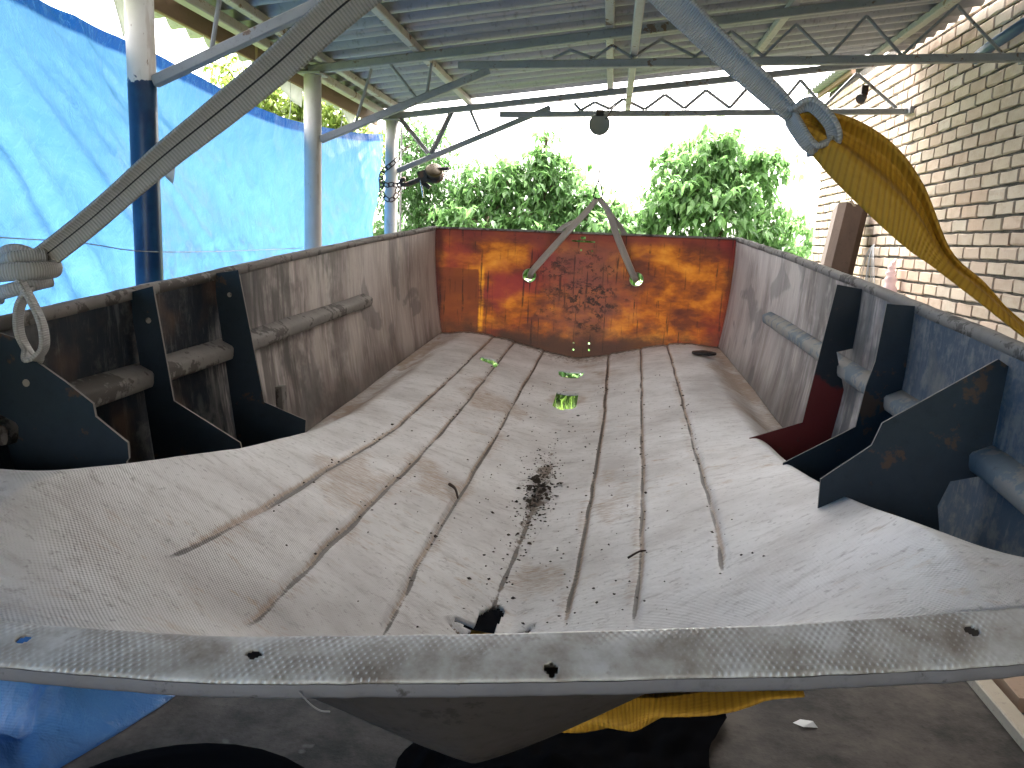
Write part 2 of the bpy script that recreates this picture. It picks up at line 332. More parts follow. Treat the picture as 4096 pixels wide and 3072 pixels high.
M=dict(floor=m_floor(),lip=m_lip(),
 sideL=m_side('weathered_side_laminate',(.020,.023,.026),(.008,.014,.021),2.0,.22,.28),
 sideR=m_side('blue_grey_side_laminate',(.15,.155,.16),(.055,.080,.11),2.05,.35,.6),
 transom=m_transom(),
 plate=m_paint('dark_blue_plate',(.009,.020,.032),(.05,.03,.02),.55,.58,var=.6,grime=.6),
 red=m_redplate(),
 milky=m_plain('added_translucent_sheet',(.50,.50,.50),.45,0,.5),lipedge=m_paint('grey_laminate_edge',(.15,.145,.15),(.06,.055,.052),.75,.62,var=.3),edge=m_plain('sawn_edge',(.24,.22,.20),.9),
 rail=m_paint('weathered_rail',(.225,.205,.185),(.085,.075,.065),.8,.50,var=.45,grime=.7),
 railb=m_paint('blue_grey_rail',(.155,.185,.21),(.24,.225,.205),.75,.44,var=.4,grime=.6),
 steel=m_paint('grey_truss_paint',(.235,.237,.245),(.13,.085,.06),.55,.60),
 purlin=m_paint('pale_purlin_paint',(.36,.34,.31),(.15,.09,.05),.65,.58),
 column=m_column(),roof=m_roof(),
 timber=m_wood('brown_timber',(.13,.085,.06),(.22,.15,.10),(1,.3,3)),
 log=m_wood('dark_log',(.022,.013,.009),(.060,.036,.024),(3,3,.4)),
 batten=m_wood('grey_batten',(.20,.17,.13),(.30,.26,.20),(3,.4,3)),
 white=m_strap('grey_white_webbing',(.40,.375,.335),(.19,.175,.15)),
 whitenl=m_strap('grey_white_webbing_plain',(.43,.415,.39),(.25,.235,.215),.0036,line=False),
 yellow=m_strap('yellow_sling_webbing',(.46,.24,.018),(.24,.115,.008),.010,False,.7),
 brown=m_strap('brown_strap_webbing',(.50,.42,.36),(.22,.175,.15),.004,False,.7),
 tarp=m_tarp(),brick=m_brick(),mortar=m_rough('mortar',(.045,.040,.035),(.095,.085,.075),20,.012),
 concrete=m_rough('concrete',(.012,.010,.009),(.062,.052,.044),6,.004,.9,(.06,.055,.05)),
 soil=m_rough('grassy_soil',(.05,.075,.02),(.09,.12,.035),3,.03),
 board=m_wood('stained_board',(.13,.11,.09),(.20,.165,.135),(1,1,1)),
 leafA=m_leaf('leaf_dark',(.022,.062,.016),(.065,.14,.042)),leafB=m_leaf('leaf_mid',(.032,.090,.025),(.105,.200,.064)),
 leafC=m_leaf('leaf_bright',(.035,.096,.027),(.115,.215,.070)),leafD=m_leaf('leaf_yellowish',(.06,.11,.02),(.17,.22,.05)),
 bark=m_rough('bark',(.05,.036,.026),(.10,.075,.055),20,.01),grass=m_leaf('grass_blade',(.03,.07,.012),(.09,.15,.03),.6),
 iron=m_paint('rusty_iron',(.035,.030,.028),(.09,.045,.025),.6,.5,.3),wheel=m_plain('grey_pulley',(.24,.225,.20),.6),
 chrome=m_plain('bright_steel',(.6,.62,.65),.25,.9),
 brass=m_plain('ochre_paint',(.07,.042,.012),.7),film=m_plain('milky_film',(.75,.76,.76),.4,0,.6),
 black=m_plain('black_rubber',(.004,.004,.0045),.95,spec=.0),blackfilm=m_plain('black_film',(.004,.004,.0045),.95,spec=.0),outer=m_paint('hull_outer_gelcoat',(.055,.046,.040),(.028,.023,.02),.6,.55),
 dirt=m_rough('loose_dirt',(.025,.02,.016),(.06,.045,.032),60,.002),wire=m_plain('thin_wire',(.30,.31,.33),.4,.6),
 bluepipe=m_plain('blue_pipe_paint',(.05,.10,.19),.45),pinkfilm=m_plain('pink_film',(.72,.60,.60),.3,0,.5))
def A(x,y,z): return (x,y,z+Z0)
# ================================================================== setting
def plane(name,x0,x1,y0,y1,z,mat,n=2):
    xs=np.linspace(x0,x1,n);ys=np.linspace(y0,y1,n); X,Y=np.meshgrid(xs,ys,indexing='ij')
    return obj(name,np.c_[X.ravel(),Y.ravel(),np.full(X.size,z)],grid_faces(n,n),mat)
finish(plane('ground',-900,900,-900,900,-.03,M['soil']),kind='structure')
cf=MB().box((-.15,-.5,-.05),(4.9,16.0,.10)).build('concrete_floor',M['concrete']); finish(cf,kind='structure')
# ================================================================== boat hull
XC=-.14
def ip(Y,t): return np.interp(Y,[a for a,_ in t],[b for _,b in t])
KEEL=[(.6,-.66),(1.0,-.705),(1.43,-.70),(2,-.665),(3,-.61),(4.1,-.567)]
CREST=[(.6,-.305),(.9,-.314),(1.14,-.36),(1.5,-.43),(1.88,-.482),(2.27,-.515),(3,-.505),(4.1,-.466)]
CHINE=[(.6,-.31),(.95,-.318),(1.08,-.40),(1.3,-.62),(1.9,-.63),(2.27,-.605),(2.8,-.578),(4.1,-.476)]
HWB=[(.6,.75),(2.5,.755),(3.3,.735),(4.1,.70)]; HWT=[(.6,.80),(2.3,.815),(3.1,.80),(4.1,.745)]
GUN=[(.6,-.185),(1.19,-.157),(1.94,-.104),(4.1,.053)]
LIPI=[(-.95,.72,-.39),(-.75,.70,-.40),(-.60,.70,-.405),(-.37,.71,-.405),(-.078,.757,-.395),(.205,.81,-.384),(.46,.87,-.369),(.6,.92,-.36),(.75,1.0,-.345)]
LIPO=[(-.95,.66,-.40),(-.75,.645,-.41),(-.547,.645,-.412),(-.33,.655,-.412),(-.071,.70,-.407),(.2,.75,-.40),(.431,.80,-.392),(.6,.855,-.38),(.75,.94,-.365)]
def smooth_ip(X,t,k):
    d=np.linspace(-.07,.07,9); return np.mean([np.interp(X+q_,[a[0] for a in t],[a[k] for a in t]) for q_ in d],axis=0)
yin=lambda X:smooth_ip(X,LIPI,1); zin=lambda X:smooth_ip(X,LIPI,2)
yout=lambda X:smooth_ip(X,LIPO,1); zout=lambda X:smooth_ip(X,LIPO,2)
def body(xb,Y):
    a=np.abs(xb); s=np.clip(a/.57,0,1); k=ip(Y,KEEL);c=ip(Y,CREST); st=np.clip((Y-1.3)/2.0,0,1)
    f=(.78*(s*s*(3-2*s))+.22*(1-(1-s)**2))*st+(s**1.2)*(1-st)
    z=k+(c-k)*f
    hb=ip(Y,HWB); o=np.clip((a-.57)/(hb-.57),0,1)
    return z+(ip(Y,CHINE)-c)*sstep(o*1.25)
GR=[[(.9,-.428),(1.64,-.448),(2.5,-.443),(4.1,-.428)],[(.87,-.311),(1.3,-.328),(1.75,-.334),(2.7,-.329),(4.1,-.321)],[(1.08,-.178),(1.45,-.195),(1.82,-.194),(2.7,-.183),(4.1,-.168)],
    [(1.27,.095),(1.6,.113),(2.03,.131),(2.8,.153),(4.1,.163)],[(1.17,.211),(1.5,.234),(1.94,.256),(2.7,.28),(4.1,.322)],[(1.24,.357),(1.61,.383),(2.17,.404),(2.9,.426),(4.1,.45)]]
KL=[(.75,-.05),(1.28,-.05),(1.43,-.046),(1.8,-.023),(2.3,-.008),(3.1,.004),(4.1,.012)]
boat=empty('boat_hull',A(-.14,2.4,-.72),'stripped open fibreglass boat hull hanging in slings, grooved pinkish-white bottom and orange glowing stern','boat hull')
NU,NV=430,400
u=np.linspace(-1,1,NU)[:,None]; t=np.linspace(0,1,NV)[None,:]
y0=yin(XC+u*.75); Yg=y0+(4.1-y0)*(t**1.35); Xb=u*ip(Yg,HWB); Xg=Xb+XC
wl=np.clip((Yg-y0)/.30,0,1); wb=1-(1-wl)**2
Zg=zin(Xg)*(1-wb)+body(Xb,Yg)*wb
dirt=np.zeros_like(Zg); core=np.zeros_like(Zg)
for gi,gl in enumerate(GR):
    yy=[a for a,_ in gl]; gx=np.interp(Yg,yy,[b for _,b in gl]); gx=gx+.004*(vnoise(Yg*9,np.full_like(Yg,gi*5.))-.5)
    core=np.maximum(core,sstep((Yg-(yy[0]+.03))/.1)*np.exp(-((Xb-gx+np.sign(gx)*.003)/.0042)**2)*(.55+.8*vnoise(Yg*13,Xb*0+gi))); d=Xb-gx; start=sstep((Yg-(yy[0]+.02))/.16); sg=np.sign(gx)
    Zg=Zg-start*.0055*np.exp(-(d/.007)**2)+start*.0022*np.tanh(sg*d/.006)*np.exp(-(d/.05)**2)
    amt=(.95 if gi==3 else .62)+.55*(vnoise(Yg*5+gi*3.3,np.full_like(Yg,gi*2.1))-.35)
    off=.006*np.sign(-gx)*(1 if gx.mean()<0 else -1)*0
    dirt=np.maximum(dirt,start*amt*1.15*np.exp(-(np.abs(d)/.0065)**1.6)); dirt=np.maximum(dirt,.44*start*np.exp(-((d+sg*.012)/.022)**2)*np.clip(vnoise(Yg*7+gi*9,Xb*9)*1.7-.25,0,1))
kx=np.interp(Yg,[a for a,_ in KL],[b for _,b in KL])+.012*(fbm(Yg*8,np.full_like(Yg,3.3))-.47); dk=Xb-kx
kf=sstep((Yg-1.25)/.1)*sstep((2.75-Yg)/.5)*(.55+.45*sstep(1-np.abs(Yg-2.1)/.45))
Zg=Zg-.008*kf*np.exp(-(dk/.012)**2)+.004*np.exp(-(dk/.03)**2)*(fbm(Yg*30,Xb*30)-.5)
kw=.004+.026*sstep(1-np.abs(Yg-2.12)/.38)*vnoise(Yg*15,Xb*0)+.010*vnoise(Yg*22+5,Xb*0); keel=kf*(.72*np.exp(-(dk/kw)**2)*np.clip(.15+1.2*vnoise(Yg*11+3,Xb*0),0,1)+.30*np.exp(-(dk/.035)**2)*vnoise(Yg*6,Xb*6+8))
core=np.maximum(core,1.15*sstep((Yg-1.42)/.04)*sstep((2.05-Yg)/.1)*np.exp(-(dk/.005)**2)*(.45+.8*vnoise(Yg*16,Xb*0+3)))
keel=np.maximum(keel,.45*sstep((Yg-3.75)/.3)*(1-np.clip(np.abs(Xb)/.45,0,1)**2)); keel=np.maximum(keel,.75*sstep((Yg-4.0)/.09))
dirt=np.maximum(dirt,.55*sstep((np.abs(Xb)-(ip(Yg,HWB)-.05))/.05)*sstep((Yg-2.0)/.5)); dirt=np.maximum(dirt,.60*sstep((np.abs(Xb)-.46)/.2)*sstep((Yg-1.7)/.6)*fbm(Xb*7,Yg*4)*1.6); dirt=np.maximum(dirt,.52*np.clip((fbm(Xb*5+9,Yg*3.2)-.49)*7,0,1)*sstep((Yg-1.25)/.4)*sstep((.40-Xb)/.3)); dirt=np.maximum(dirt,.62*sstep((np.abs(Xb)-.50)/.16)*sstep((Yg-1.9)/.6)*np.clip((fbm(Xb*9,Yg*5+4)-.36)*5,0,1))
# cracks radiating from the tear
for (xa,ya,xc_,yc) in ((-.10,1.315,-.058,1.275),(-.035,1.28,.035,1.375)):
    px,py=xc_-xa,yc-ya; L2=px*px+py*py; tt=np.clip(((Xb-xa)*px+(Yg-ya)*py)/L2,0,1); dd=np.hypot(Xb-xa-tt*px,Yg-ya-tt*py)
    Zg=Zg-.010*np.exp(-(dd/.008)**2); keel=np.maximum(keel,.85*np.exp(-(dd/.004)**2))
Zg=Zg+.0025*(fbm(Xb*7,Yg*7)-.5)+.006*(fbm(Xb*2.2+4,Yg*2.2)-.5)
weave=np.clip(1.25-(Yg-y0)*1.2,0,1)*np.clip(np.abs(Xb)/.35,.15,1)
F=grid_faces(NU,NV); cx=(Xb.ravel()[F].mean(1)); cy=Yg.ravel()[F].mean(1)
def inpoly(px,py,poly):
    r=np.zeros(len(px),bool); n=len(poly)
    for i in range(n):
        (x1,y1),(x2,y2)=poly[i],poly[(i+1)%n]
        with np.errstate(divide='ignore',invalid='ignore'):
            r^=((y1>py)!=(y2>py))&(px<(x2-x1)*(py-y1)/(y2-y1)+x1)
    return r
HOLES=[[(-.40,3.525),(-.315,3.505),(-.313,3.40),(-.345,3.405),(-.40,3.45)],[(-.063,3.70),(.052,3.695),(.05,3.61),(.03,3.56),(-.045,3.555),(-.06,3.60)],
       [(-.042,3.24),(.048,3.225),(.046,3.0),(.03,2.975),(-.02,2.97),(-.045,3.0)],
       [(-.034,1.46),(-.050,1.435),(-.062,1.39),(-.062,1.345),(-.11,1.33),(-.066,1.318),(-.078,1.26),(-.045,1.23),(-.022,1.25),(-.030,1.31),(.05,1.388),(-.028,1.335),(-.026,1.37),(-.018,1.445)]]
kill=np.zeros(len(F),bool)
for h in HOLES: kill|=inpoly(cx,cy,h)
F=F[~kill]
bt=obj('bottom',np.c_[Xg.ravel(),Yg.ravel(),Zg.ravel()+Z0],F,M['floor'],boat,True,{'dirt':dirt.ravel(),'core':core.ravel(),'keel':keel.ravel(),'weave':weave.ravel()})
bt.data.materials.append(M['outer']); solid(bt,.007,-1).modifiers[0].material_offset=1
# sides
def wall_pts(sgn,f,Y):   # f 0 at chine, 1 at gunwale
    b=ip(Y,HWB);tp=ip(Y,HWT); y00=yin(np.clip(XC+sgn*b,-.95,.75))
    zb=ip(Y,CHINE); w_=np.clip((Y-y00)/.3,0,1); w_=1-(1-w_)**2
    zb=np.maximum(zb,zin(XC+sgn*b)*(1-w_)+zb*w_)
    return XC+sgn*(b+(tp-b)*f+.012*np.sin(np.pi*f)), zb-.01*(1-f)+(ip(Y,GUN)-zb)*f
for sgn,nm in ((-1,'L'),(1,'R')):
    nf,ny=40,150; ff=np.linspace(0,1,nf)[:,None]; ys=np.linspace(.82 if sgn<0 else 1.02,4.1,ny)[None,:]
    X,Zz=wall_pts(sgn,ff,ys+0*ff); Y=ys+0*ff; X=X+.003*(fbm(Y*4,ff*3+sgn)-.5)
    fc=grid_faces(nf,ny); fc=fc if sgn>0 else fc[:,::-1]
    o=obj('side_panel',np.c_[X.ravel(),Y.ravel(),Zz.ravel()+Z0],fc,M['side'+nm],boat,True); o.data.materials.append(M['outer']); solid(o,.014,-1).modifiers[0].material_offset=1
    o['label']='left side with dark bow half and scratched beige stern half' if sgn<0 else 'right side faded from blue grey to beige at the stern'
    # gunwale: outward turned rim with a rounded inner edge
    P=[];prof=[(-.003,-.012),(-.003,.004),(.004,.010),(.022,.008),(.040,.002),(.044,-.012),(.040,-.040),(.026,-.040),(.022,-.012)]
    yl=np.linspace(.82 if sgn<0 else 1.02,4.12,110)
    for y in yl:
        X1,Z1=wall_pts(sgn,np.array(1.),np.array(y)); j=.004*(float(fbm(np.array(y*7.),np.array(sgn*3.)))-.5)
        jj=.005*(float(vnoise(np.array(y*23.),np.array(sgn*5.)))-.5)
        for k,(a,b) in enumerate(prof): P.append((X1+sgn*(a+(jj if k in(3,4,5) else 0)),y,Z1+b+j+Z0))
    n=len(prof); fs=[(i*n+k,i*n+(k+1)%n,(i+1)*n+(k+1)%n,(i+1)*n+k) for i in range(len(yl)-1) for k in range(n)]+[tuple(range(n)),tuple((len(yl)-1)*n+k for k in range(n-1,-1,-1))]
    obj('gunwale_rim',P,fs,M['rail'],boat,True)
    # side rail
    P=[]; yl=np.linspace(1.12 if sgn<0 else 1.1,3.06 if sgn<0 else 3.31,80)
    prof=[(.014,-.026),(-.016,-.024),(-.025,-.020),(-.028,-.012),(-.029,.006),(-.025,.012),(-.012,.018),(.014,.030)]
    for i,y in enumerate(yl):
        zr=np.interp(y,[1.1,1.3,2.,3.3],[-.325,-.305,-.29,-.235]) if sgn<0 else np.interp(y,[1.1,1.35,2.3,3.3],[-.36,-.335,-.305,-.255])
        b=float(ip(y,HWB));tp=float(ip(y,HWT)); X1=XC+sgn*(b+(tp-b)*.55+.011); e=.8 if i in(0,len(yl)-1) else 1
        wob=1+.16*(float(fbm(np.array(y*6.),np.array(1.+sgn)))-.5)
        for a,c in prof: P.append((X1+sgn*a*e*wob,y,zr+c*e*wob+Z0))
    n=len(prof); fs=[(i*n+k,i*n+(k+1)%n,(i+1)*n+(k+1)%n,(i+1)*n+k) for i in range(len(yl)-1) for k in range(n)]+[tuple(range(n)),tuple((len(yl)-1)*n+k for k in range(n-1,-1,-1))]
    obj('side_rail',P,fs,M['rail'] if sgn<0 else M['railb'],boat,True)
# flange at the bow
nu,nv=620,26; xs=np.linspace(-.93,.74,nu)[:,None]; tv=np.linspace(0,1,nv)[None,:]
Y1=yin(xs)+.002; Y2=yout(xs)+.004*(fbm(xs*25,xs*0+2)-.5); Yl=Y1+(Y2-Y1)*tv; Xl=xs-.05*tv*0+0*tv
zi,zo=zin(xs)+.002,zout(xs); Zl=zi+(zo-zi)*tv+.002*np.sin(np.pi*np.clip(tv*1.1,0,1))-.003*np.clip(tv*12-11,0,1)**2+.0015*(fbm(xs*30,tv*3)-.5)
Fl=grid_faces(nu,nv); fx=Xl.ravel()[Fl].mean(1); fy=Yl.ravel()[Fl].mean(1); ft=(tv+0*xs).ravel()[Fl].mean(1)
kl=np.zeros(len(Fl),bool)
for hx,ht in ((-.548,.42),(-.318,.45),(-.033,.83),(.392,.38)):
    hy=float(yin(np.array(hx)))*(1-ht)+float(yout(np.array(hx)))*ht; kl|=np.hypot(fx-hx,(fy-hy)*1.0)<.0075
lip=obj('bow_flange',np.c_[Xl.ravel(),Yl.ravel(),Zl.ravel()+Z0],Fl[~kl],M['lip'],boat,True,{'edge':(tv+0*xs).ravel()**8})
lip['label']='woven glass flange with bolt holes along the bow edge'; solid(lip,.003,-1)
xe=xs[:,0]; n=len(xe); ye=Y2[:,0]; ze=Zl[:,-1]; jg=.0015*(fbm(xe*60,xe*0+4)-.5)
rows=[(ye-.0015+jg,ze+.0004),(ye-.003+jg,ze-.004),(ye-.002+jg,ze-.011),(ye+.001+jg,ze-.0145+.002*(fbm(xe*18,xe*0+9)-.5)),(ye+.05,ze-.012)]
P=np.concatenate([np.c_[xe,yy_,zz_+Z0] for yy_,zz_ in rows]); Fe=[(r*n+i,r*n+i+1,(r+1)*n+i+1,(r+1)*n+i) for r in range(4) for i in range(n-1)]
obj('flange_edge',P,Fe,M['lipedge'],lip,True)
# loose glass strand under the flange
MB().tube(cr([A(-.262,.663,-.418),A(-.25,.655,-.423),A(-.238,.651,-.427),A(-.228,.650,-.4265)],5),.0008,5).build('loose_strand',M['edge'],boat)
# transom with holes
def transom():
    bm=bmesh.new(); edges=[]
    def loop(pts):
        vs_=[bm.verts.new((x,4.1,z+Z0)) for x,z in pts]
        for i in range(len(vs_)): edges.append(bm.edges.new((vs_[i],vs_[(i+1)%len(vs_)])))
    bx=np.linspace(-.70,.70,60); bx=bx*1.018; zb=body(bx,np.full(60,4.1))-.028
    outer=[(XC+x,z) for x,z in zip(bx,zb)]+[(XC+.757,.055)]+[(XC+x,.055) for x in np.linspace(.6,-.6,12)]+[(XC-.757,.055)]
    loop(outer)
    def circ(cx,cz,r,n=24): loop([(cx+r*math.cos(2*math.pi*i/n)*(1+.04*math.sin(3*i)),cz+r*math.sin(2*math.pi*i/n)) for i in range(n)])
    circ(-.398,-.166,.033); circ(.137,-.162,.033)
    for x,z in ((-.159,-.497),(-.08,-.494),(-.158,-.531),(-.078,-.529),(-.145,-.03),(-.09,-.032)): circ(x,z,.0055,8)
    loop([(-.193,.010),(-.078,.008),(-.078,.016),(-.12,.017),(-.193,.019)]); loop([(-.15,.024),(-.125,.024),(-.125,.036),(-.15,.036)])
    r=bmesh.ops.triangle_fill(bm,use_beauty=True,use_dissolve=False,edges=edges)
    bm.verts.ensure_lookup_table(); vv=[v.co[:] for v in bm.verts]; ff=[[v.index for v in f.verts] for f in bm.faces]; bm.free()
    return vv,ff
vv,ff=transom(); tr=obj('transom',vv,ff,M['transom'],boat); tr['label']='translucent orange and red laminate stern board with two round holes'
for cx_,cz_ in ((-.398,-.166),(.137,-.162)):
    P=[];n=24
    for yy,rr in ((4.094,.033),(4.110,.033),(4.110,.0355),(4.094,.0355)):
        P+=[(cx_+rr*math.cos(2*math.pi*i/n),yy,cz_+rr*math.sin(2*math.pi*i/n)+Z0) for i in range(n)]
    obj('hole_ring',P,[(k*n+i,k*n+(i+1)%n,((k+1)%4)*n+(i+1)%n,((k+1)%4)*n+i) for k in range(4) for i in range(n)],M['edge'],boat)
MB().bar(A(XC-.755,4.107,.055),A(XC+.755,4.107,.055),.022,.010).build('transom_rim',M['rail'],boat)
# frame plates standing against the sides
def plate(poly,Y,mat,name='frame_plate',t=.005,holes=()):
    o=MB().prism([(x,z+Z0) for x,z in poly],Y,t).build(name,mat,boat)
    o.data.materials.append(M['edge'])
    for p_ in o.data.polygons:
        if len(p_.vertices)==4 and len(poly)!=4: p_.material_index=1
    for hx,hz in holes:
        P=[(hx+.006*math.cos(a*math.pi/5),Y-t/2-.0006,hz+.006*math.sin(a*math.pi/5)+Z0) for a in range(10)]
        obj('bolt_washer',P+[(x,y+.003,z) for x,y,z in P],[tuple(range(10)),tuple(range(19,9,-1))]+[(i,10+i,10+(i+1)%10,(i+1)%10) for i in range(10)],M['rail'],o)
    return o
ragged=[(-.721,-.354),(-.726,-.36),(-.722,-.368),(-.735,-.376)]
plate([(-.965,-.16),(-.90,-.175),(-.868,-.209),(-.819,-.24),(-.776,-.271),(-.773,-.291),(-.722,-.329)]+ragged+[(-.75,-.50),(-.88,-.62),(-.90,-.60)],1.14,M['plate'],holes=((-.885,-.245),))
plate([(-.953,-.131),(-.901,-.116),(-.865,-.347),(-.725,-.425),(-.722,-.44),(-.725,-.465),(-.80,-.60),(-.88,-.62),(-.895,-.6)],1.53,M['plate'],holes=((-.913,-.185),))
plate([(-.957,-.106),(-.892,-.094),(-.831,-.417),(-.724,-.456),(-.727,-.505),(-.80,-.595),(-.88,-.605),(-.895,-.59)],1.89,M['plate'],holes=((-.915,-.155),))
plate([(.607,-.08),(.672,-.089),(.67,-.248),(.624,-.261),(.655,-.368),(.638,-.497),(.55,-.61),(.493,-.59),(.42,-.564),(.416,-.515),(.554,-.461)],2.27,M['red'],holes=((.43,-.54),))['label']='frame plate with dark blue and red primer'
plate([(.609,-.103),(.669,-.105),(.665,-.25),(.655,-.40),(.60,-.60),(.50,-.60),(.412,-.54),(.408,-.515),(.423,-.50),(.423,-.478),(.573,-.382),(.585,-.289),(.599,-.232)],1.87,M['plate'])
plate([(.649,-.161),(.668,-.173),(.665,-.30),(.655,-.36),(.60,-.375),(.585,-.42),(.60,-.50),(.58,-.60),(.50,-.58),(.388,-.455),(.387,-.387),(.465,-.321),(.478,-.281)],1.42,M['plate'])
MB().bar(A(-.885,2.12,-.42),A(-.875,2.12,-.60),.03,.022).build('batten_stub',M['rail'],boat)
# ================================================================== loose things in the hull
def on_floor(xb,Y): return float(body(np.array(xb),np.array(Y)))
P=MB()
for i in range(900):
    r=random.random()
    if r<.42: y=random.gauss(2.08,.20); x=np.interp(y,[a for a,_ in KL],[b for _,b in KL])+random.gauss(0,.028)
    elif r<.70:
        gl=random.choice(GR); y=random.uniform(1.25,3.6); x=np.interp(y,[a for a,_ in gl],[b for _,b in gl])+random.gauss(0,.008)
    else: y=random.uniform(1.2,3.4); x=random.uniform(-.15,.25) if random.random()<.6 else random.uniform(-.45,.45)
    s=random.uniform(.0012,.0042)*(1.7 if random.random()<.06 else 1)
    c=Vector(A(XC+x,y,on_floor(x,y)+s*.3)); R=Matrix.Rotation(random.uniform(0,6),3,'Z')@Matrix.Rotation(random.uniform(-.5,.5),3,'X')
    q_=[Vector((random.uniform(.5,1.6)*a,random.uniform(.5,1.2)*b,random.uniform(.4,.8)*c_))*s for a,b,c_ in ((1,0,0),(-1,0,0),(0,1,0),(0,-1,0),(0,0,1),(0,0,-.6))]
    P.add([c+R@v for v in q_],[(0,2,4),(2,1,4),(1,3,4),(3,0,4),(2,0,5),(1,2,5),(3,1,5),(0,3,5)])
finish(P.build('dirt_crumbs',M['dirt']),'dark dirt crumbs and grit scattered along the grooves of the hull','dirt',kind='stuff')
P=MB()
for i in range(46):
    y=random.gauss(2.1,.055); x=-.012+random.gauss(0,.022); c=Vector(A(XC+x,y,on_floor(x,y)+random.uniform(.0,.009)))
    R=Matrix.Rotation(random.uniform(0,6),3,'Z')@Matrix.Rotation(random.uniform(-.9,.9),3,'X'); s=random.uniform(.006,.015)
    P.add([c+R@(Vector(v)*s) for v in ((1.2,0,0),(.2,.6,.2),(-1,.1,.3),(-.3,-.6,.1))],[(0,1,2,3)])
finish(P.build('leaf_litter',M['dirt']),'clump of dark rotten leaves in the keel groove of the hull','litter')
def twig(a,b,r,label):
    pts=cr([a,((a[0]+b[0])/2+.004,(a[1]+b[1])/2,(a[2]+b[2])/2+.006),b],4)
    finish(MB().tube(pts,[r*(1-.4*i/len(pts)) for i in range(len(pts))],6).build('twig',M['log'],smooth=True),label,'twig')
twig(A(XC-.222,1.905,on_floor(-.222,1.9)+.008),A(XC-.19,1.85,on_floor(-.19,1.85)+.004),.0042,'short dark stick lying across a groove of the hull')
twig(A(XC+.21,1.545,on_floor(.21,1.545)+.003),A(XC+.245,1.55,on_floor(.245,1.55)+.003),.0024,'small grey twig beside a right-hand groove of the hull')
P=MB();n=28;cz=on_floor(.591,3.74)+.012
pr=[(.016,.000),(.052,.000),(.056,.004),(.054,.010),(.03,.013),(.016,.012)]
V=[A(XC+.591+r*math.cos(2*math.pi*i/n),3.74+r*math.sin(2*math.pi*i/n),cz+h-.06*r) for r,h in pr for i in range(n)]
P.add(V,[(k*n+i,k*n+(i+1)%n,((k+1)%6)*n+(i+1)%n,((k+1)%6)*n+i) for k in range(6) for i in range(n)])
finish(P.build('washer_disc',M['iron'],smooth=True),'flat round metal disc lying on the hull floor near the orange stern','disc')
# ================================================================== canopy
def zsheet(X): return 1.09+.125*(X+1.9)
can=empty('steel_canopy',A(-1.9,3.2,-1.6),'lean-to canopy of corrugated sheets on grey steel trusses and pipe columns','canopy')
TY=[3.2,5.1,6.97]
for i,y in enumerate(TY):
    o=MB().tube([A(-1.9,y,-1.6),A(-1.9,y,-.3),A(-1.9,y,.4),A(-1.9,y,.965)],.0545,28).build('column',M['column'],can,True)
    if i==0: o['label']='pipe column painted dark blue below and white above'
    MB().box(A(-1.9,y,.972),(.15,.15,.012)).build('cap_plate',M['steel'],o)
    if i: MB().tube([A(-1.842+.012,y+.05,-1.5),A(-1.83,y+.05,.9)],.008,8).build('conduit',M['steel'],o) if i==2 else None
def zc(X): return zsheet(X)-.09
webs={1:[((-.41,1.086),(-.304,1.135)),((-.304,1.135),(-.167,1.09)),((-.167,1.09),(-.061,1.165)),((-.061,1.165),(.062,1.098)),((.062,1.098),(.221,1.2)),((.221,1.2),(.427,1.108)),((.427,1.108),(.622,1.25)),((.622,1.25),(.813,1.116)),((.813,1.116),(.984,1.29)),((.984,1.29),(1.184,1.119)),((1.184,1.119),(1.367,1.34)),((1.367,1.34),(1.583,1.129)),((1.583,1.129),(1.849,1.4)),((1.849,1.4),(2.125,1.144)),
   ((-1.525,1.01),(-1.626,.677)),((-1.406,1.04),(-1.24,.845)),((-1.148,1.05),(-1.174,.871))],
 2:[((-.367,1.14),(-.312,1.083)),((-.312,1.083),(-.197,1.15)),((-.197,1.15),(-.074,1.099)),((-.074,1.099),(.031,1.18)),((.031,1.18),(.211,1.101)),((.211,1.101),(.364,1.22)),((.364,1.22),(.526,1.115)),((.526,1.115),(.689,1.26)),((.689,1.26),(.886,1.126)),((.886,1.126),(1.027,1.3)),((1.027,1.3),(1.262,1.134)),((1.262,1.134),(1.417,1.35)),((1.417,1.35),(1.615,1.148)),((1.615,1.148),(1.843,1.405)),((1.843,1.405),(2.172,1.149)),
   ((-1.229,1.06),(-1.146,.894))],0:[((-1.538,1.03),(-1.604,.694))]}
br={0:[(-1.846,.572),(-.95,.96)],1:[(-1.845,.583),(-.79,1.01)],2:[(-1.845,.555),(-.56,1.10)]}
for i,y in enumerate(TY):
    tr_=MB().bar(A(-1.93,y,zc(-1.93)),A(2.22,y,zc(2.22)),.05,.05).build('truss',M['steel'],can)
    MB().bar(A(-.98,y,1.035),A(2.26,y,1.128),.05,.046).build('bottom_chord',M['steel'],tr_)
    for (a,b),(c,d) in webs[i]:
        MB().tube([A(a,y,b),A(c,y,d)],.014 if i==2 else .0095,8).build('web_bar',M['steel'],tr_)
    (a,b),(c,d)=br[i]; MB().bar(A(a,y,b),A(c,y,d),.04,.044).build('knee_brace',M['steel'],tr_)
    if i==2:
        for (a,b),(c,d) in (((-1.85,.985),(-1.593,.694)),((-1.403,1.05),(-1.57,.706))): MB().angle(A(a,y,b),A(c,y,d),.036,.006,(0,1,0)).build('web_angle',M['steel'],tr_)
    if i: MB().box(A(2.262,y,1.13),(.03,.16,.05)).build('wall_bracket',M['steel'],tr_)
RY0,RY1=-4.085,7.06  # roof run on unseen behind the camera to hold back light
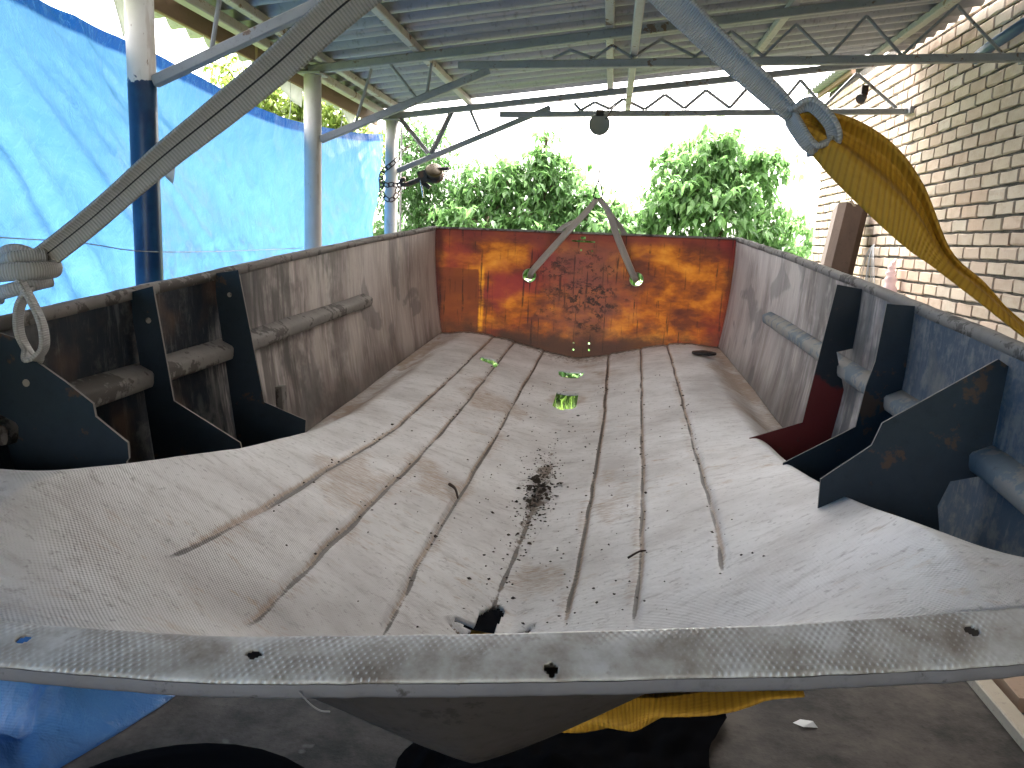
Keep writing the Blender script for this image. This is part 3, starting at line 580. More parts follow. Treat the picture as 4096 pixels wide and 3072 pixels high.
for X,wd in ((-1.24,.05),(-.08,.05),(.96,.05),(1.95,.06),(-1.82,.05)):
    MB().bar(A(X,RY0,zsheet(X)-.042),A(X,RY1+.14,zsheet(X)-.042),wd,.044).build('purlin',M['purlin'],can)
MB().bar(A(-1.95,RY0,1.012),A(-1.95,RY1+.10,1.012),.06,.05).build('eave_beam',M['purlin'],can)
MB().bar(A(-2.06,RY0,.985),A(-2.06,4.6,.985),.024,.085).build('fascia_board',M['timber'],can)
MB().bar(A(-2.06,4.63,.98),A(-2.06,RY1,.98),.024,.095).build('fascia_board',M['timber'],can)
hr=MB().bar(A(.055,RY0,1.135),A(.075,RY1+.16,1.135),.046,.05).build('hoist_rail',M['purlin'],can)
# corrugated sheets, each about a metre wide, lapping the next
y=RY0;k=0; PIT=.195
while y<RY1-.05:
    y1=min(y+5*PIT,RY1); ny=int((y1+.05-y)/PIT*10); ys=np.linspace(y,min(y1+.05,RY1),ny)[None,:]; xs=np.linspace(-2.32+.03*random.random(),2.235,14)[:,None]
    Zs=zsheet(xs)+.031*np.cos(2*np.pi*ys/PIT)+.004*(k%2)+.004*(fbm(xs*1.3,ys*2)-.5)
    o=obj('roof_sheet',np.c_[(xs+0*ys).ravel(),(ys+0*xs).ravel(),Zs.ravel()+Z0],grid_faces(14,ny),M['milky'] if 1.7<y<3.0 else M['roof'],can,True); solid(o,.0015,1)  # two unseen sheets made translucent, added to brighten the hull floor
    y=y1;k+=1
MB().box(A(1.9,6.93,1.27),(.05,.05,.075)).tube([A(1.9,6.93,1.225),A(1.87,6.90,1.20)],[.03,.04],12).build('lamp_holder',M['iron'],can)
# ================================================================== brick wall
WX,WY0,WY1,WZT=2.275,-8.4,9.70,1.74  # wall lengthened out of view behind the camera, shutting off light there
wall=empty('brick_wall',A(WX+.2,(WY0+WY1)/2,-1.6),'long wall of pale pinkish bricks with dark sloppy mortar under the roof edge','brick wall')
nY,nZ=380,80; yy=np.linspace(WY0,WY1,nY)[:,None]; zz=np.linspace(-1.6,WZT,nZ)[None,:]
mx=WX+.016+.009*(fbm(yy*16,zz*16)-.5)
obj('mortar_face',np.c_[(mx).ravel(),(yy+0*zz).ravel(),(zz+0*yy).ravel()+Z0],grid_faces(nY,nZ),M['mortar'],wall,True)
MB().box(A(WX+.22,(WY0+WY1)/2,(WZT-1.6)/2),(.40,WY1-WY0-.004,WZT+1.6-.004)).build('wall_core',M['mortar'],wall)
BL,BH,PY,PZ=.224,.0735,.239,.0885
Mw=np.array(((.992,.119,.039),(.059,-.168,-.984),(-.111,.979,-.173)))   # world to camera, only used to rank bricks by size
TINTS=[(.42,.335,.26),(.45,.36,.285),(.39,.31,.24),(.43,.33,.265),(.45,.37,.30),(.38,.29,.23),(.42,.315,.25),(.38,.275,.21),(.43,.36,.30),(.40,.325,.26)]
def brick_geo(L):
    j=lambda a:random.uniform(-a,a); h=BH/2; l=L/2; b=.006; V=[]
    for x,(dy,dz) in ((.05,(0,0)),(.008,(0,0)),(.0,(b,b))):
        for sy,sz in ((-1,-1),(0,-1),(1,-1),(1,1),(0,1),(-1,1)):
            V.append((x+j(.0015),sy*(l-dy)+j(.005),sz*(h-dz)+j(.004 if sy else .006)))
    f=[(r*6+i,r*6+(i+1)%6,(r+1)*6+(i+1)%6,(r+1)*6+i) for r in (0,1) for i in range(6)]+[(12,13,16,17),(13,14,15,16)]
    return V,[tuple(reversed(q_)) for q_ in f]
full=[];half=[]
for i in range(20):
    for L,lst in ((BL,full),(BL*.48,half)):
        if lst is half and i>7: continue
        V,f=brick_geo(L); me=bpy.data.meshes.new('brick'); me.from_pydata(V,[],f)
        t_=me.attributes.new('tint','FLOAT_COLOR','POINT'); c=np.array(TINTS[i%10])*random.uniform(.9,1.08); t_.data.foreach_set('color',np.tile(np.r_[c,1],len(V)))
        me.materials.append(M['brick']); lst.append((me,np.array(V),f,c))
B=[];row=0;z=-1.6+PZ/2
while z<WZT-.03:
    y=WY1-BL/2 if row%2==0 else WY1-BL*.24; first=row%2
    while y>WY0+.1:
        hf=bool(first); first=0
        p=np.array((WX,y,z+random.uniform(-.003,.003))); c=Mw@p; s=-1
        if c[2]>.5:
            px,py=1106+1750*c[0]/c[2],829.5+1750*c[1]/c[2]
            if 1650<px<2212+30 and -20<py<515+.363*(px-1592)+15 and z<zsheet(2.2)-.02+(.3 if y>7 else 0): s=1/c[2]**3*(.5 if hf else 1)
        B.append((s,p,hf,random.choice(half if hf else full)))
        y-=PY if not hf else (BL*.24+.011+BL/2)
    z+=PZ;row+=1
B.sort(key=lambda b:-b[0]); SV=[];SF=[];ST=[]
for i,(s,p,hf,(me,V,f,c)) in enumerate(B):
    if i<300 and s>0:
        o=bpy.data.objects.new('brick',me); COL.objects.link(o); o.parent=wall; o.location=Vector(p)+Vector((0,0,Z0))-ROOT['brick_wall']; o.rotation_euler=(random.uniform(-.012,.012),0,random.uniform(-.01,.01))
    else:
        b=len(SV); SV+=(V+p+np.array((0,0,Z0))).tolist(); SF+=[tuple(k+b for k in q_) for q_ in f]; ST+=[c]*len(V)
o=obj('brickwork',SV,SF,M['brick'],wall,attrs={'tint':np.array(ST)}); o['kind']='stuff'
# far end of the wall: quoin bricks seen edge on
# eave sheet on top of the wall
ys=np.linspace(8.6,9.95,100)[None,:]; xs=np.linspace(2.10,2.7,4)[:,None]
o=obj('eave_sheet',np.c_[(xs+0*ys).ravel(),(ys+0*xs).ravel(),(1.79+.1*(xs-2.1)+.018*np.cos(2*np.pi*ys/.13)+Z0).ravel()],grid_faces(4,100),M['roof'],wall,True); solid(o,.004)
MB().bar(A(2.24,8.6,1.755),A(2.24,9.95,1.755),.04,.05).build('eave_batten',M['timber'],wall)
# ================================================================== blue tarpaulin curtain
TT=[(-8.4,1.0),(-2.6,1.0),(1.2,.95),(2.8,.77),(3.18,.76),(3.55,.762),(4.0,.735),(4.53,.70),(5.06,.695),(5.72,.738),(6.5,.80),(7.225,.885)]  # curtain carried on unseen past the camera to keep rear light out
nY,nZ=400,130; yy=np.r_[np.linspace(-8.4,1.0,50),np.linspace(1.03,7.235,nY-50)][:,None]; tv=np.linspace(0,1,nZ)[None,:]
zt=np.mean([np.interp(yy+d,[a for a,_ in TT],[b for _,b in TT]) for d in np.linspace(-.15,.15,7)],axis=0); zb=-1.45+.1*fbm(yy*2,yy*0)
tz=zt+(zb-zt)*tv; Yt=yy+0*tv
dy=Yt-2.1+0*tz; dz=.95-tz; ang=np.arctan2(dy,np.maximum(dz,.02)+.05); rad=np.hypot(dy,dz)
fa=ang*5.2+.5*fbm(Yt*.9,tz*.9); r1=np.abs(vnoise(fa,0*fa+2.)-.5)*2; r2=np.abs(vnoise(fa*2.3+4,0*fa+7.)-.5)*2
fold=(.085*(1-r1)**2+.035*(1-r2)**2)*np.exp(-((ang-.62)/.62)**2)*np.clip(rad,0,1.2)*np.exp(-np.maximum(rad-2.2,0)**2)
ang2=np.arctan2(7.25-Yt,np.maximum(.90-tz,.02)); fold2=.02*np.abs(((ang2*5+.8*fbm(Yt*2,tz*2+7))%1)-.5)*2*np.clip(np.hypot(7.25-Yt,.9-tz),0,.8)*np.exp(-((7.25-Yt)/1.3)**2)
rid=np.abs(fbm(Yt*1.7+.6*tz,tz*1.5,4)-.47)
Xt=-2.06-.10*tv*(1-.3*tv)-.12*np.sin(np.pi*np.clip(tv*1.1,0,1))*np.sin(Yt*.9+.4)**2+fold+fold2+.06*np.clip(.16-rid,0,.16)/.16*.35+.05*(fbm(Yt*2.1,tz*1.8)-.5)+(.010+.035*sstep((.25-tz)/.5))*(fbm(Yt*9,tz*8)-.5)+.03*sstep((.12-tz)/.25)*np.abs(fbm(Yt*4,tz*6+3)-.47)*3
sag=.03*np.sin(np.pi*((Yt-5.06)/2.1).clip(0,1))*0
tarp=obj('blue_tarpaulin',np.c_[Xt.ravel(),Yt.ravel(),(tz+sag).ravel()+Z0],grid_faces(nY,nZ),M['tarp'],None,True,{'hem':((zt-tz)<.055).astype(float).ravel()},loc=A(-2.06,3.5,-1.5))
finish(tarp,'creased translucent blue tarpaulin hung as a curtain behind the pipe columns','tarpaulin')
for k,(y,z) in enumerate(((2.8,.78),(4.0,.745),(5.1,.70),(6.1,.765),(7.2,.888))):
    MB().tube(cr([A(-2.06,y,z-.02),A(-2.055,y+.03,z+.09),A(-2.05,y+.01,.97)],4),.002,5).build('tie_string',M['wire'],tarp)
# milky film scraps under the eave
def film(name,pts,label):
    P=MB(); n=len(pts); c=Vector(pts[0])
    P.add(pts,[tuple(range(n))]); o=P.build(name,M['film'])
    bm=bmesh.new(); bm.from_mesh(o.data); bmesh.ops.triangulate(bm,faces=bm.faces); bmesh.ops.subdivide_edges(bm,edges=bm.edges,cuts=4,use_grid_fill=True)
    for v in bm.verts: v.co.x+=.03*float(fbm(np.array(v.co.y*9),np.array(v.co.z*7)))-.015
    bm.to_mesh(o.data); bm.free(); o.data.polygons.foreach_set('use_smooth',[True]*len(o.data.polygons)); solid(o,.001); finish(o,label,'plastic scrap')
film('film_scrap',[A(-2.10,4.75,.99),A(-2.10,5.45,.99),A(-2.11,5.47,.83),A(-2.12,5.30,.85),A(-2.11,5.05,.90)],'milky plastic scrap hanging from the eave beside the second pipe column')
film('film_scrap',[A(-2.10,6.20,.98),A(-2.10,6.62,.98),A(-2.11,6.55,.84),A(-2.11,6.42,.87)],'small milky plastic scrap under the eave between the two far columns')
film('film_scrap',[A(-2.10,3.28,1.02),A(-2.10,3.75,1.02),A(-2.10,3.55,.93),A(-2.10,3.40,.78),A(-2.10,3.36,.90)],'torn milky plastic scrap at the eave behind the blue and white column')
film('film_tag',[A(-1.84,3.221,.215),A(-1.84,3.324,.268),A(-1.84,3.30,.182)],'small white plastic flag sticking out behind the dark blue column')
def wire(name,pts,r,label,cat='wire',mat='wire',n=6): return finish(MB().tube(cr(pts,6),r,5).build(name,M[mat],smooth=True),label,cat)
wire('line_wire',[A(-1.96,-1.,.0),A(-1.96,2.43,-.052),A(-1.848,3.2,-.10),A(-1.96,5.1,-.094),A(-1.96,6.97,-.06)],.0022,'thin grey line stretched across the columns in front of the blue tarpaulin')
# ================================================================== lifting gear at the bow
HK=(-.153,1.2,.50)
hook=empty('lifting_hook',A(*HK),'steel lifting ring on a chain above the hull, holding both grey-white straps','hook')
MB().tube([A(HK[0]+.035*math.cos(a*math.pi/10),1.2,HK[2]+.03+.04*math.sin(a*math.pi/10)) for a in range(20)],.008,8,closed=True,up=(0,1,0)).build('ring',M['iron'],hook,True)
def link(c,d,up,L=.045,W=.026,r=.0045,mat='iron',parent=None,name='link'):
    c=Vector(c);d=Vector(d).normalized();u=Vector(up);s=d.cross(u).normalized();P=[]
    for k in range(16):
        a=2*math.pi*k/16; x=math.cos(a);y_=math.sin(a); P.append(c+d*((L/2-W/2)*(1 if x>0 else -1)+W/2*x)+s*(W/2*y_))
    nrm=d.cross(s)
    return MB().tube(P,r,6,closed=True,up=nrm).build(name,M[mat],parent,True)
zk=HK[2]+.085;k=0
while zk<1.16: link(A(HK[0],1.2,zk),(0,0,1),(0,1,0) if k%2 else (1,0,0),parent=hook); zk+=.037;k+=1
MB().bar(A(-.40,1.2,1.13),A(.03,1.2,1.13),.04,.03).build('hanger_bar',M['steel'],hook)
# left strap
pl=[A(-.935,1.2,-.085),A(-.888,1.2,-.054),A(-.803,1.2,.008),A(-.689,1.2,.099),A(-.587,1.2,.174),A(-.50,1.2,.240),A(-.405,1.2,.318),A(-.28,1.2,.41),A(-.165,1.2,.500)]
pts=cr(pl,10); N_=len(pts)
ws=[float(np.interp(i/N_,[0,.12,.3,.5,.75,1],[.034,.036,.036,.046,.052,.05])) for i in range(N_)]
ribbon('lifting_strap',pts,ws,[(.0,-.30-.45*(i/N_),1) for i in range(N_)],M['white'],None,.0055,[.007*(1-i/N_) for i in range(N_)],11,label='long grey-white webbing strap with dark centre stitching, running up past the dark blue column',cat='strap')
# knot and hanging loop, all one tied piece of webbing
kn=empty('strap_knot',A(-.93,1.17,-.12),'bulky grey-white webbing knot with a hanging tail loop above the dark left side','knot')
def bight(pts,r,ell,parent,name='wrap'):
    path=cr(pts,8); m=MB(); m.tube(path,r,14,ell=ell,up=(0,-.4,1)); V=[];L=0
    for i,p_ in enumerate(path):
        if i: L+=(p_-path[i-1]).length
        V+=[L]*14
    return m.build(name,M['whitenl'],parent,True,attrs={'v':V,'u':[.6]*len(V)})
bight([A(-1.0,1.20,-.098),A(-.965,1.165,-.086),A(-.925,1.15,-.078),A(-.888,1.165,-.074),A(-.876,1.20,-.072),A(-.893,1.232,-.07),A(-.93,1.24,-.075)],.0085,1.7,kn)
bight([A(-.975,1.205,-.122),A(-.945,1.168,-.112),A(-.915,1.158,-.104),A(-.888,1.175,-.094),A(-.885,1.205,-.09)],.0075,1.5,kn)
bight([A(-.965,1.20,-.085),A(-.955,1.19,-.062),A(-.935,1.18,-.046),A(-.912,1.185,-.045),A(-.90,1.20,-.058),A(-.905,1.21,-.08)],.0085,1.2,kn)
bight([A(-.945,1.195,-.085),A(-.938,1.178,-.066),A(-.922,1.168,-.056),A(-.903,1.18,-.052),A(-.885,1.20,-.05)],.008,1.3,kn)
sc=1.13/1.2
lp=[(-.932,-.092),(-.916,-.125),(-.903,-.162),(-.905,-.198),(-.926,-.218),(-.950,-.212),(-.967,-.180),(-.967,-.14),(-.950,-.105)]
lp3=cr([A(x*sc+.002*i,1.13-.0+(.018 if i>4 else 0),z*sc) for i,(x,z) in enumerate(lp)],8)
ribbon('tail_loop',lp3,.030,[(.35,-1,.15)]*len(lp3),M['whitenl'],kn,.006,.0,9)
# right strap ends in a choker loop round the eye of the yellow sling
pl=[A(-.140,1.2,.500),A(-.05,1.2,.43),A(.063,1.2,.332),A(.136,1.2,.269),A(.203,1.2,.215),A(.240,1.2,.184)]
pts=cr(pl,10);N_=len(pts)
ws=[float(np.interp(i/N_,[0,.4,.8,1],[.046,.040,.030,.019])) for i in range(N_)]
rs=ribbon('lifting_strap',pts,ws,[(.45,-.5,.6)]*N_,M['whitenl'],None,.006,.009,11,label='grey-white webbing strap looped through the eye of the yellow sling',cat='strap')
c1=cr([A(.236,1.195,.188),A(.255,1.180,.196),A(.272,1.172,.182),A(.284,1.168,.165),A(.288,1.175,.150),A(.276,1.19,.142),A(.262,1.185,.137)],8)
ribbon('choker_loop',c1,.019,[(.5,-.75,.45)]*len(c1),M['whitenl'],rs,.007,.004,9)
c2=cr([A(.234,1.195,.182),A(.240,1.176,.165),A(.250,1.168,.148),A(.262,1.168,.138),A(.275,1.172,.142),A(.284,1.18,.152)],8)
ribbon('choker_loop',c2,.019,[(.55,-.6,.35)]*len(c2),M['whitenl'],rs,.007,.004,9)
# yellow sling: eye, broad folded run to the gunwale, round the outside of the hull and under the keel
UP=[(.246,1.196,.186),(.273,1.2,.189),(.323,1.21,.180),(.380,1.22,.150),(.426,1.22,.096),(.473,1.22,.010),(.520,1.21,-.032),(.575,1.21,-.081),(.640,1.21,-.118),(.700,1.23,-.128),(.748,1.27,-.165),(.752,1.31,-.30),(.73,1.36,-.46),(.685,1.40,-.655),(.60,1.43,-.695),(.40,1.44,-.71),(.12,1.44,-.732),(-.14,1.44,-.748),(-.5,1.44,-.714),(-.86,1.43,-.694),(-.95,1.40,-.65),(-1.0,1.34,-.42),(-1.025,1.26,-.18),(-1.0,1.22,-.125),(-.965,1.21,-.105)]
LO=[(.240,1.190,.164),(.260,1.19,.140),(.302,1.18,.094),(.368,1.17,.034),(.402,1.17,.008),(.440,1.17,-.016),(.504,1.175,-.058),(.580,1.18,-.108),(.640,1.18,-.136),(.705,1.18,-.150),(.742,1.20,-.19),(.735,1.24,-.31),(.715,1.29,-.47),(.672,1.36,-.66),(.60,1.37,-.70),(.40,1.34,-.712),(.12,1.32,-.735),(-.14,1.32,-.750),(-.5,1.32,-.716),(-.86,1.32,-.697),(-.945,1.31,-.65),(-1.0,1.27,-.41),(-1.02,1.20,-.20),(-1.0,1.18,-.145),(-.97,1.18,-.125)]
up=cr([A(*q_) for q_ in UP],8); lo=cr([A(*q_) for q_ in LO],8); P=[];U=[];V=[];L=0
for i,(a_,b_) in enumerate(zip(up,lo)):
    if i: L+=((a_+b_)/2-(up[i-1]+lo[i-1])/2).length
    k=i/8; amp=np.interp(k,[0,1,2,4,5.5,7,8],[.006,.018,.032,.032,.016,.004,0]); wd=(a_-b_).length
    for j in range(23):
        f=j/22; e=b_.lerp(a_,f)
        rid=np.interp(f,[0,.12,.40,.47,.62,.84,.93,1],[.15,.45,1,.78,-.35,-.5,.0,.35])      # ridge, hollow face and rolled upper edge
        e=e+Vector((-.25,-1,.15))*amp*rid; P.append(e);U.append(-1+2*f);V.append(L)
ys_=obj('yellow_sling',P,grid_faces(len(up),23),M['yellow'],None,True,attrs={'u':U,'v':V}); solid(ys_,.004,0)
finish(ys_,'broad yellow lifting sling slung under the hull and up past the brick wall','sling')
# folded slack of the sling under the bow
P=[];nn=26
top_=cr([A(.34,1.24,-.672),A(.22,1.22,-.685),A(.116,1.2,-.697),A(.05,1.2,-.705),A(-.02,1.2,-.722),A(-.10,1.21,-.74)],8); bot_=cr([A(.335,1.22,-.676),A(.215,1.19,-.700),A(.108,1.18,-.728),A(.06,1.18,-.752),A(-.03,1.18,-.757),A(-.14,1.19,-.762)],8)
P=[];U=[];V=[]
for i,(a_,b_) in enumerate(zip(top_,bot_)):
    for j in range(11):
        f=j/10; e=a_.lerp(b_,f); P.append(e+Vector((0,-.03*math.sin(f*math.pi)-.012*math.sin(i*.5+f*5)*f,0)));U.append(-1+2*f);V.append(i*.012)
o=obj('sling_slack',P,grid_faces(len(top_),11),M['yellow'],ys_,True,attrs={'u':U,'v':V}); solid(o,.004,0)
# ================================================================== bridle at the stern
brd=empty('stern_bridle',A(-.074,4.12,.217),'worn brown webbing bridle through the two round holes of the orange stern','bridle')
for (hx,hz),sg in (((-.398,-.160),-1),((.137,-.155),1)):
    pts=cr([A(-.078+sg*.006,4.13,.226),A(-.074+sg*.05,4.105,.165),A((hx-.074)/2,4.075,(hz+.217)/2+.006),A(hx-sg*.03,4.06,hz+.035),A(hx-sg*.004,4.075,hz-.012),A(hx,4.13,hz-.02)],8)
    n=len(pts); ribbon('strap_leg',pts,[.020+.016*math.sin(math.pi*min(1,i/n*1.15))**.8 for i in range(n)],[(.8,-.45,.5*sg)]*n,M['brown'],brd,.004,.007,9)
    pts=cr([A(-.074+sg*.010,4.14,.22),A(-.074+sg*.08,4.15,.13),A((hx-.074)/2+sg*.03,4.15,.06),A(hx-sg*.01,4.16,hz+.03),A(hx,4.14,hz-.02)],8)
    n=len(pts); ribbon('strap_leg',pts,.03,[(.7,-.7,.4*sg)]*n,M['brown'],brd,.004,.005,7)
MB().tube(cr([A(-.100,4.135,.232),A(-.090,4.135,.275),A(-.082,4.135,.302),A(-.078,4.135,.308),A(-.072,4.135,.302),A(-.062,4.135,.275),A(-.056,4.135,.232),A(-.078,4.135,.224),A(-.100,4.135,.232)],4),.0042,6).build('shackle',M['iron'],brd,True)
MB().tube([A(-.079,4.135,.305),A(-.076,4.16,.375)],.004,6).tube([A(-.076,4.16,.375),A(-.145,6.84,.90)],.0012,5).build('hoist_cable',M['iron'],brd)
pw=empty('pulley_wheel',A(-.148,6.9,.96),'grey round pulley hanging from the far truss above the stern bridle','pulley')
P=MB();n=36;pr=[(0,-.012),(.074,-.012),(.084,-.017),(.086,-.012),(.074,0),(.086,.012),(.084,.017),(.074,.012),(0,.012)]
V=[A(-.148+r*math.cos(2*math.pi*i/n),6.86+h,.96+r*math.sin(2*math.pi*i/n)) for r,h in pr for i in range(n)]
P.add(V,[(k*n+i,k*n+(i+1)%n,(k+1)*n+(i+1)%n,(k+1)*n+i) for k in range(len(pr)-1) for i in range(n)]); P.build('disc',M['wheel'],pw,True)
MB().box(A(-.148,6.835,1.045),(.06,.006,.05)).tube([A(-.10,6.84,1.0),A(-.05,6.90,1.09),A(-.03,6.95,1.12)],.006,6).build('yoke',M['iron'],pw)
for c,d in ((A(-.045,6.86,1.03),(1,0,-.2)),(A(-.015,6.86,1.02),(1,0,-.3)),(A(-.07,6.84,.885),(1,0,-.3)),(A(-.04,6.84,.872),(1,0,-.2)),(A(-.02,6.84,.85),(.2,0,-1))): link(c,d,(0,1,0),.035,.014,.002,'iron',pw)
# ================================================================== hand winch chained to the far column
wn=empty('hand_winch',A(-1.54,6.86,.51),'dark greasy cable winch with hooked shank hanging beside the far column','winch')
def disc(c,ax,r,h,mat,name,n=24):
    c=Vector(c);ax=Vector(ax).normalized(); a=c-ax*h/2;b=c+ax*h/2
    return MB().tube([a,a+ax*h*.12,b-ax*h*.12,b],[r*.9,r,r,r*.9],n).build(name,M[mat],wn,True)
disc(A(-1.50,6.86,.515),(.12,-.75,.62),.078,.03,'iron','drum_plate'); disc(A(-1.495,6.81,.556),(.12,-.75,.62),.070,.022,'brass','drum_face'); disc(A(-1.50,6.84,.535),(.12,-.75,.62),.055,.07,'iron','drum')
MB().box(A(-1.59,6.84,.50),(.07,.07,.10),Matrix.Rotation(-.3,3,'Y')).bar(A(-1.57,6.83,.555),A(-1.37,6.83,.575),.03,.028).bar(A(-1.60,6.84,.455),A(-1.53,6.84,.415),.03,.035).build('frame',M['iron'],wn)
MB().tube(cr([A(-1.60,6.84,.49),A(-1.68,6.84,.455),A(-1.755,6.84,.43),A(-1.78,6.84,.445),A(-1.77,6.84,.475),A(-1.745,6.84,.48)],5),[.022]*9+[.018]*17,10).build('hook_shank',M['iron'],wn,True)
MB().tube([A(-1.605,6.80,.475),A(-1.575,6.80,.33)],.0085,10).build('crank_handle',M['chrome'],wn,True)
MB().tube([A(-1.37,6.83,.575),A(-1.05,6.9,.66)],.0016,5).build('cable',M['iron'],wn)
ch=empty('chain',A(-1.9,6.9,.42),'rusty link chain wrapped round the far column, holding the winch','chain')
cp=cr([A(-1.825,6.90,.65),A(-1.88,6.895,.60),A(-1.945,6.89,.545),A(-1.972,6.90,.49),A(-1.968,6.90,.44),A(-1.962,6.89,.38),A(-1.93,6.885,.325),A(-1.885,6.885,.305),A(-1.84,6.885,.335),A(-1.825,6.885,.38),A(-1.79,6.86,.44)],6)
cp2=cr([A(-1.968,6.90,.46),A(-1.92,6.89,.43),A(-1.87,6.885,.435),A(-1.82,6.87,.43),A(-1.775,6.85,.45)],6)
for path in (cp,cp2):
    L=0;last=-.05;k=0
    for i in range(1,len(path)):
        L+=(path[i]-path[i-1]).length
        if L-last>.041:
            last=L;k+=1; d=path[i]-path[i-1]; s=d.cross(Vector((0,1,0)))
            link(path[i],d,(0,1,.25) if k%2 else s+Vector((0,.4,0)),.056,.032,.0048,'iron',ch)
# ================================================================== things along the brick wall
bm_=MB(); a,b=Vector(A(2.12,7.75,.40)),Vector(A(1.72,7.2,-1.55))
bm_.bar(a,b,.30,.26,(1,0,.1),.22); o=bm_.build('leaning_beam',M['log'])
MB().bar(A(2.12,7.60,.41),A(2.12,7.92,.415),.16,.02,(1,0,.8)).build('end_cap',M['batten'],o)
finish(o,'thick dark wooden beam leaning against the brick wall','beam')
wb=empty('wire_bundle',A(2.21,7.35,-.30),'loose bundle of pale wires hanging on the brick wall beside the wooden beam','wires')
for i in range(9):
    dy=random.uniform(-.2,.2); MB().tube(cr([A(2.235,7.35,.10),A(2.21,7.35+dy*.5,.02),A(2.2,7.35+dy,-.14),A(2.2,7.35+dy*1.5,-.36)],5),.0028,5).build('wire',M['wire'],wb)
bp=cr([A(2.23,6.75,-.02),A(2.21,6.745,-.06),A(2.20,6.74,-.12),A(2.20,6.73,-.2),A(2.2,6.73,-.34)],5)
finish(MB().tube(bp,[.006+.05*(i/len(bp))**.8*(1+.25*math.sin(i*1.9)) for i in range(len(bp))],12).build('plastic_bag',M['pinkfilm'],smooth=True),'crumpled pinkish clear plastic bag hanging on the brick wall','bag')
finish(MB().tube([A(2.20,5.66,1.24),A(2.20,5.45,1.27),A(2.21,4.6,1.33)],.034,16).build('blue_pipe',M['bluepipe'],smooth=True),'blue painted pipe fixed along the top of the brick wall','pipe')
# ================================================================== on the ground
finish(MB().bar(A(1.49,1.0,-1.575),A(1.485,4.4,-1.575),.07,.05).build('ground_batten',M['batten']),'long grey wooden batten lying on the floor beside the boards','batten')
for i,(x,y) in enumerate(((1.66,3.15),(1.68,2.55),(1.67,3.75))):
    finish(MB().box(A(x,y,-1.572),(.20,.55,.055),Matrix.Rotation(.03*(i-1),3,'Z')).build('floor_board',M['timber']),('short brown board on the floor next to the grey batten, middle one of three','short brown board on the floor next to the grey batten, with its end in front of the others','short brown board on the floor next to the grey batten, reaching deepest under the shed')[i],'board',)
nn=90; xs=np.linspace(-2.25,-1.30,nn)[:,None]; ys=np.linspace(1.2,2.75,nn)[None,:]
edge=-1.52+.10*np.sin(ys*3.0)+(ys-2.0)*.06; X=np.minimum(xs+0*ys,edge+.02*fbm(ys*6,ys*0)); hgt=np.clip((edge-X)*1.6,0,.30)*(.65+.7*fbm(X*3,ys*3))*sstep((ys-1.98-.12*fbm(X*5,ys*0+3))/.24)+.10*np.abs(fbm(X*5,ys*6)-.47)*3*np.clip((edge-X)*6,0,1)
Z=-1.593+hgt
o=obj('tarpaulin_heap',np.c_[X.ravel(),(ys+0*xs).ravel(),Z.ravel()+Z0],grid_faces(nn,nn),M['tarp'],None,True,{'hem':np.zeros(nn*nn)}); finish(o,'crumpled blue tarpaulin lying on the concrete floor below the bow','tarpaulin')
ps_=MB(); ps_.add([A(.72,2.655,-1.597),A(.75,2.63,-1.594),A(.80,2.64,-1.597),A(.79,2.67,-1.592),A(.75,2.68,-1.596)],[(0,1,4),(1,3,4),(1,2,3)]); finish(ps_.build('paper_scrap',M['film']),'small torn white scrap lying on the dark floor','paper scrap')
tp=cr([A(-1.36,1.86,-1.46),A(-1.2,1.98,-1.40),A(-1.0,2.03,-1.38),A(-.8,1.98,-1.40),A(-.66,1.84,-1.46)],6)
finish(MB().tube([A(-.98+.36*math.cos(a*math.pi/16),1.60+.34*math.sin(a*math.pi/16),-1.52) for a in range(32)],.095,14,closed=True).build('rubber_tyre',M['black'],smooth=True),'black rubber tyre lying flat on the floor under the bow','tyre')
nn=60; xs=np.linspace(-.70,.62,nn)[:,None]; ys=np.linspace(1.25,3.7,nn)[None,:]  # heap stretched flat to the rear, standing in for shade behind the tear
X2=xs*(.62+.38*fbm(ys*2.2,ys*0+1)+.12*np.sign(xs)*fbm(ys*5,ys*0+6))-.08; Z=-1.585+np.clip(1-((xs-.0)/.62)**2,0,1)*np.clip(1-((ys-1.8)/.55)**2,0,1)*.16*(.6+.8*fbm(xs*4,ys*4))+.05*np.abs(fbm(xs*9,ys*9)-.47)*2
o=obj('black_film_heap',np.c_[X2.ravel(),(ys+0*xs).ravel(),Z.ravel()+Z0],grid_faces(nn,nn),M['blackfilm'],None,True); finish(o,'glossy black plastic film heaped on the floor under the keel','plastic film')
# ================================================================== vegetation
def leaves(name,C,size,mat,parent,droop=.6,seed=1,wr=.42):
    """C: (n,3) leaf base points in world; each leaf a folded pointed blade"""
    r=np.random.default_rng(seed); n=len(C)
    az=r.uniform(0,2*np.pi,n); el=-droop+r.normal(0,.45,n)
    d=np.c_[np.cos(az)*np.cos(el),np.sin(az)*np.cos(el),np.sin(el)]
    up=np.c_[r.normal(0,.35,n),r.normal(0,.35,n),np.ones(n)]; s=np.cross(d,up); s/=np.linalg.norm(s,axis=1)[:,None]; nr=np.cross(s,d)
    L=(size*r.uniform(.6,1.25,n))[:,None]; W=L*wr*.5
    P=np.stack([C,C+d*L*.42+s*W+nr*L*.05,C+d*L*.45-nr*L*.03,C+d*L*.42-s*W+nr*L*.05,C+d*L*1.0-nr*L*.16+np.array((0,0,-.08))*L],1).reshape(-1,3)
    b=(np.arange(n)*5)[:,None]; F=np.concatenate([b+np.array([[0,1,2]]),b+np.array([[1,4,2]]),b+np.array([[0,2,3]]),b+np.array([[2,4,3]])])
    t=np.repeat(np.clip(r.normal(.5,.27,n),0,1),5)
    return obj(name,P,F,mat,parent,False,{'tone':t})
